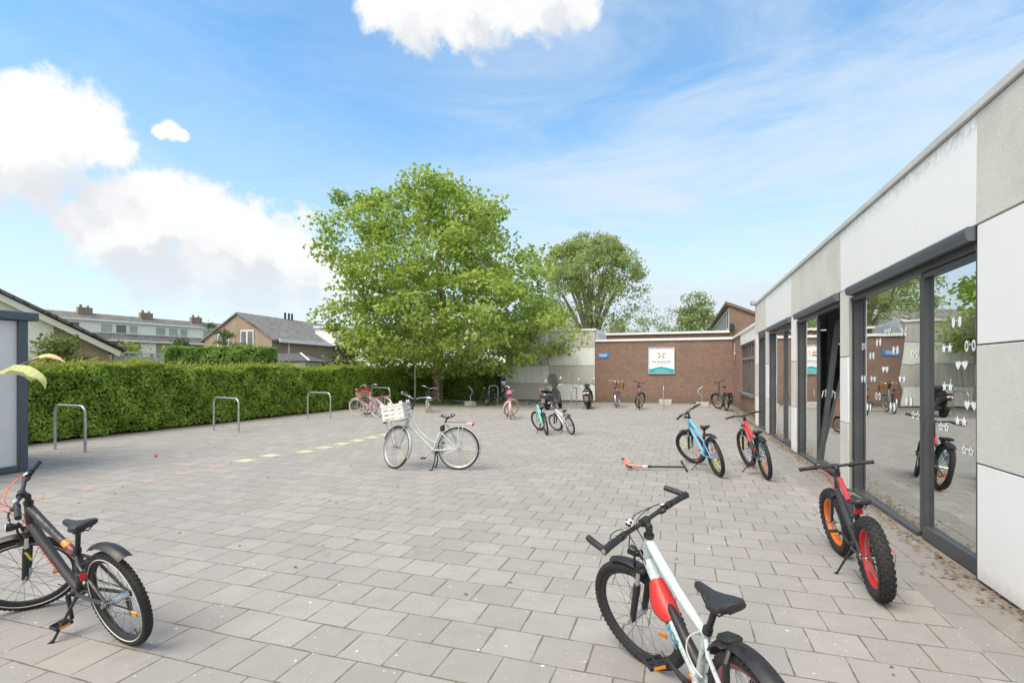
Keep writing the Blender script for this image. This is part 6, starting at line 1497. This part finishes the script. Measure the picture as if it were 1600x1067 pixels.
    for s_ in (-1, 1):
        mm = MB(S).tube([B+V3((-.02, s_*.22, .03)), B+V3((.03, s_*.30, .18)), B+V3((.02, s_*.33, .24))], .007, 6).sphere(B+V3((.02, s_*.34, .27)), .06, 12, (.35, 1, .75)).build('mirror', 'black plastic', t)
        MB(S).lathe([(0, .055), (.003, .05)], B+V3((-.003, s_*.34, .27)), (-1, 0, 0), 14).build('mirror_glass', 'chrome', mm)
        MB(S).tube([B+V3((.02, s_*.18, .01)), B+V3((.02, s_*.34, .0))], .006, 6).build('brake_lever', 'chrome', ho)
    if retro:
        P = []; cols = []
        for i in range(9):
            z = i/8
            for j in range(7):
                q = j/6*2-1; w = .235*(1-.35*z**2) if z > .2 else .235*(.8+z); P.append(V3((.98-.22*z-.09*q*q, q*w, 1.02+.52*z-(.10*q*q if z > .9 else 0))))
        MB(S).add(P, [(i*7+j, i*7+j+1, i*7+j+8, i*7+j+7) for i in range(8) for j in range(6)], True).build('windscreen', 'smoked screen', t)
        r = MB()
        for y in (-.10, 0, .10): r.tube([(-.16, y, .84), (-.40, y, .88), (-.44, y, .96)], .008, 6)
        r.tube([(-.40, -.12, .88), (-.40, .12, .88)], .008, 6).tube([(-.2, -.12, .86), (-.2, .12, .86)], .008, 6).build('rack', 'chrome', t)
        MB().sphere((-.315, 0, .66), .05, 10, (.5, 1.2, .8)).build('tail_light', 'red lens', t)
        MB().box((-.36, 0, .40), (.01, .17, .2), bev=.01).tube([(-.355, 0, .55), (-.35, 0, .40)], .012, 6).build('number_plate', 'plate', t)
        MB().tube([(-.2, -.17, .30), (.1, -.17, .28), (.3, -.14, .26)], [.055, .06, .03], 12).build('exhaust', 'alloy', t)
    else:
        MB().loft([(V3((-.43, 0, .70)), (0, .10, 0), (0, 0, .03)), (V3((-.41, 0, .70)), (0, .125, 0), (0, 0, .045)), (V3((-.36, 0, .70)), (0, .13, 0), (0, 0, .05))], 14).build('tail_light', 'clear lens', t)
        MB().loft([(V3((-.44, 0, .695)), (0, .055, 0), (0, 0, .025)), (V3((-.425, 0, .695)), (0, .07, 0), (0, 0, .035))], 12).build('lens', 'red lens', t)
        MB().box((-.40, 0, .48), (.01, .17, .2), bev=.01).build('number_plate', 'plate', t)
        MB().arc((0, 0, R), R+.035, R_(75), R_(172), .15, dome=.4).box((-.33, 0, .55), (.1, .10, .22), bev=.03).build('rear_mudguard', 'black plastic', t)
        MB().tube([(-.25, -.17, .33), (.1, -.17, .29), (.3, -.14, .26)], [.06, .062, .03], 12).build('exhaust', 'matt black', t)
        MB().tube([(-.28, -.11, .80), (-.36, -.10, .84), (-.40, 0, .85), (-.36, .10, .84), (-.28, .11, .80)], .013, 8).build('grab_rail', 'alloy', t)
    MB().tube([(.34, .10, .22), (.30, .22, .03), (.36, .24, .015)], .013, 8).tube([(.34, -.10, .22), (.30, -.16, .03)], .013, 8).build('kickstand', 'black plastic', t)
    MB().box((.05, .05, .28), (.42, .16, .2), bev=.05).build('engine', 'matt black', t)
moped('dark grey retro moped with tall smoked windscreen behind the mint bike', (-5.27, 21.0), R_(78), .1, .25, True)
moped('slim black moped with red tail lamp at the corner of the brick wall', (-3.72, 21.95), R_(97), .1, -.12, False)

# ------------------------------------------------------------------ kick scooter lying on the paving
def kick_scooter():
    t = thing('kick_scooter', 'orange and black kick scooter lying on its side near the blue bike', 'kick scooter', (-.78, 8.55, 0))
    coral = M('coral paint', (.62, .27, .19), .4, 0, .08)
    d = Vector((-.20, .84, 0)).normalized(); s_ = Vector((.95, .30, 0)).normalized(); up = Vector((0, 0, 1))
    dk = MB(); o = d*.12+s_*.02+up*.055; n_ = up.cross(d)
    M4 = basis(o+d*.28, d, (s_*.35+up*.94)); dk.box((0, 0, 0), (.46, .115, .016), bev=.006, M4=M4); dk.tube([o+d*.07, s_*.10+up*.06], [.018, .02], 8); dk.tube([s_*.10+up*.06, s_*.26+up*.055], [.022, .020], 10); dk.build('deck', coral, t)
    MB().box((0, 0, 0), (.34, .10, .003), M4=basis(o+d*.28+M4.col[2].to_3d()*.0095, d, (s_*.35+up*.94))).build('grip_tape', 'matt black', t)
    ax = (M4.col[1].to_3d()).normalized()
    for c in (s_*.0+up*.058, o+d*.56+up*.0):
        w = MB().lathe([(-.012, .03), (-.014, .05), (0, .056), (.014, .05), (.012, .03)], c, ax, 20).build('wheel', 'black plastic', t); MB().lathe([(-.016, .012), (-.013, .03), (.013, .03), (.016, .012)], c, ax, 14).build('hub', 'chrome', w)
    MB().tube([s_*.22+up*.055, s_*.30+up*.055], .022, 10).build('white_band', 'pale stripe', t)
    MB().tube([s_*.28+up*.052, s_*.92+up*.05], .0155, 10).box(s_*.34+up*.055, (.05, .045, .04), bev=.008).build('steering_column', 'matt black', t)
    h = MB().tube([s_*.90+up*.05-d*.19+up*-.02, s_*.92+up*.05, s_*.90+up*.05+d*.19+up*.06], .011, 8).build('handlebar', 'matt black', t)
    for q in (-1, 1): MB().tube([s_*.90+up*(.05-.02*(q < 0)*1.0+.03*(q > 0))+d*q*.10, s_*.90+up*(.05-.02*(q < 0)+.06*(q > 0))+d*q*.19], .016, 10).build('grip', 'black plastic', h)
kick_scooter()
o = MB().sphere((0, 0, .028), .028, 10).build('red_ball', M('pink red', (.65, .05, .09), .4)); o.location = (-9.35, 7.07, 0); tag(o, 'tiny red ball lying on the paving near the hedge stands', 'ball')
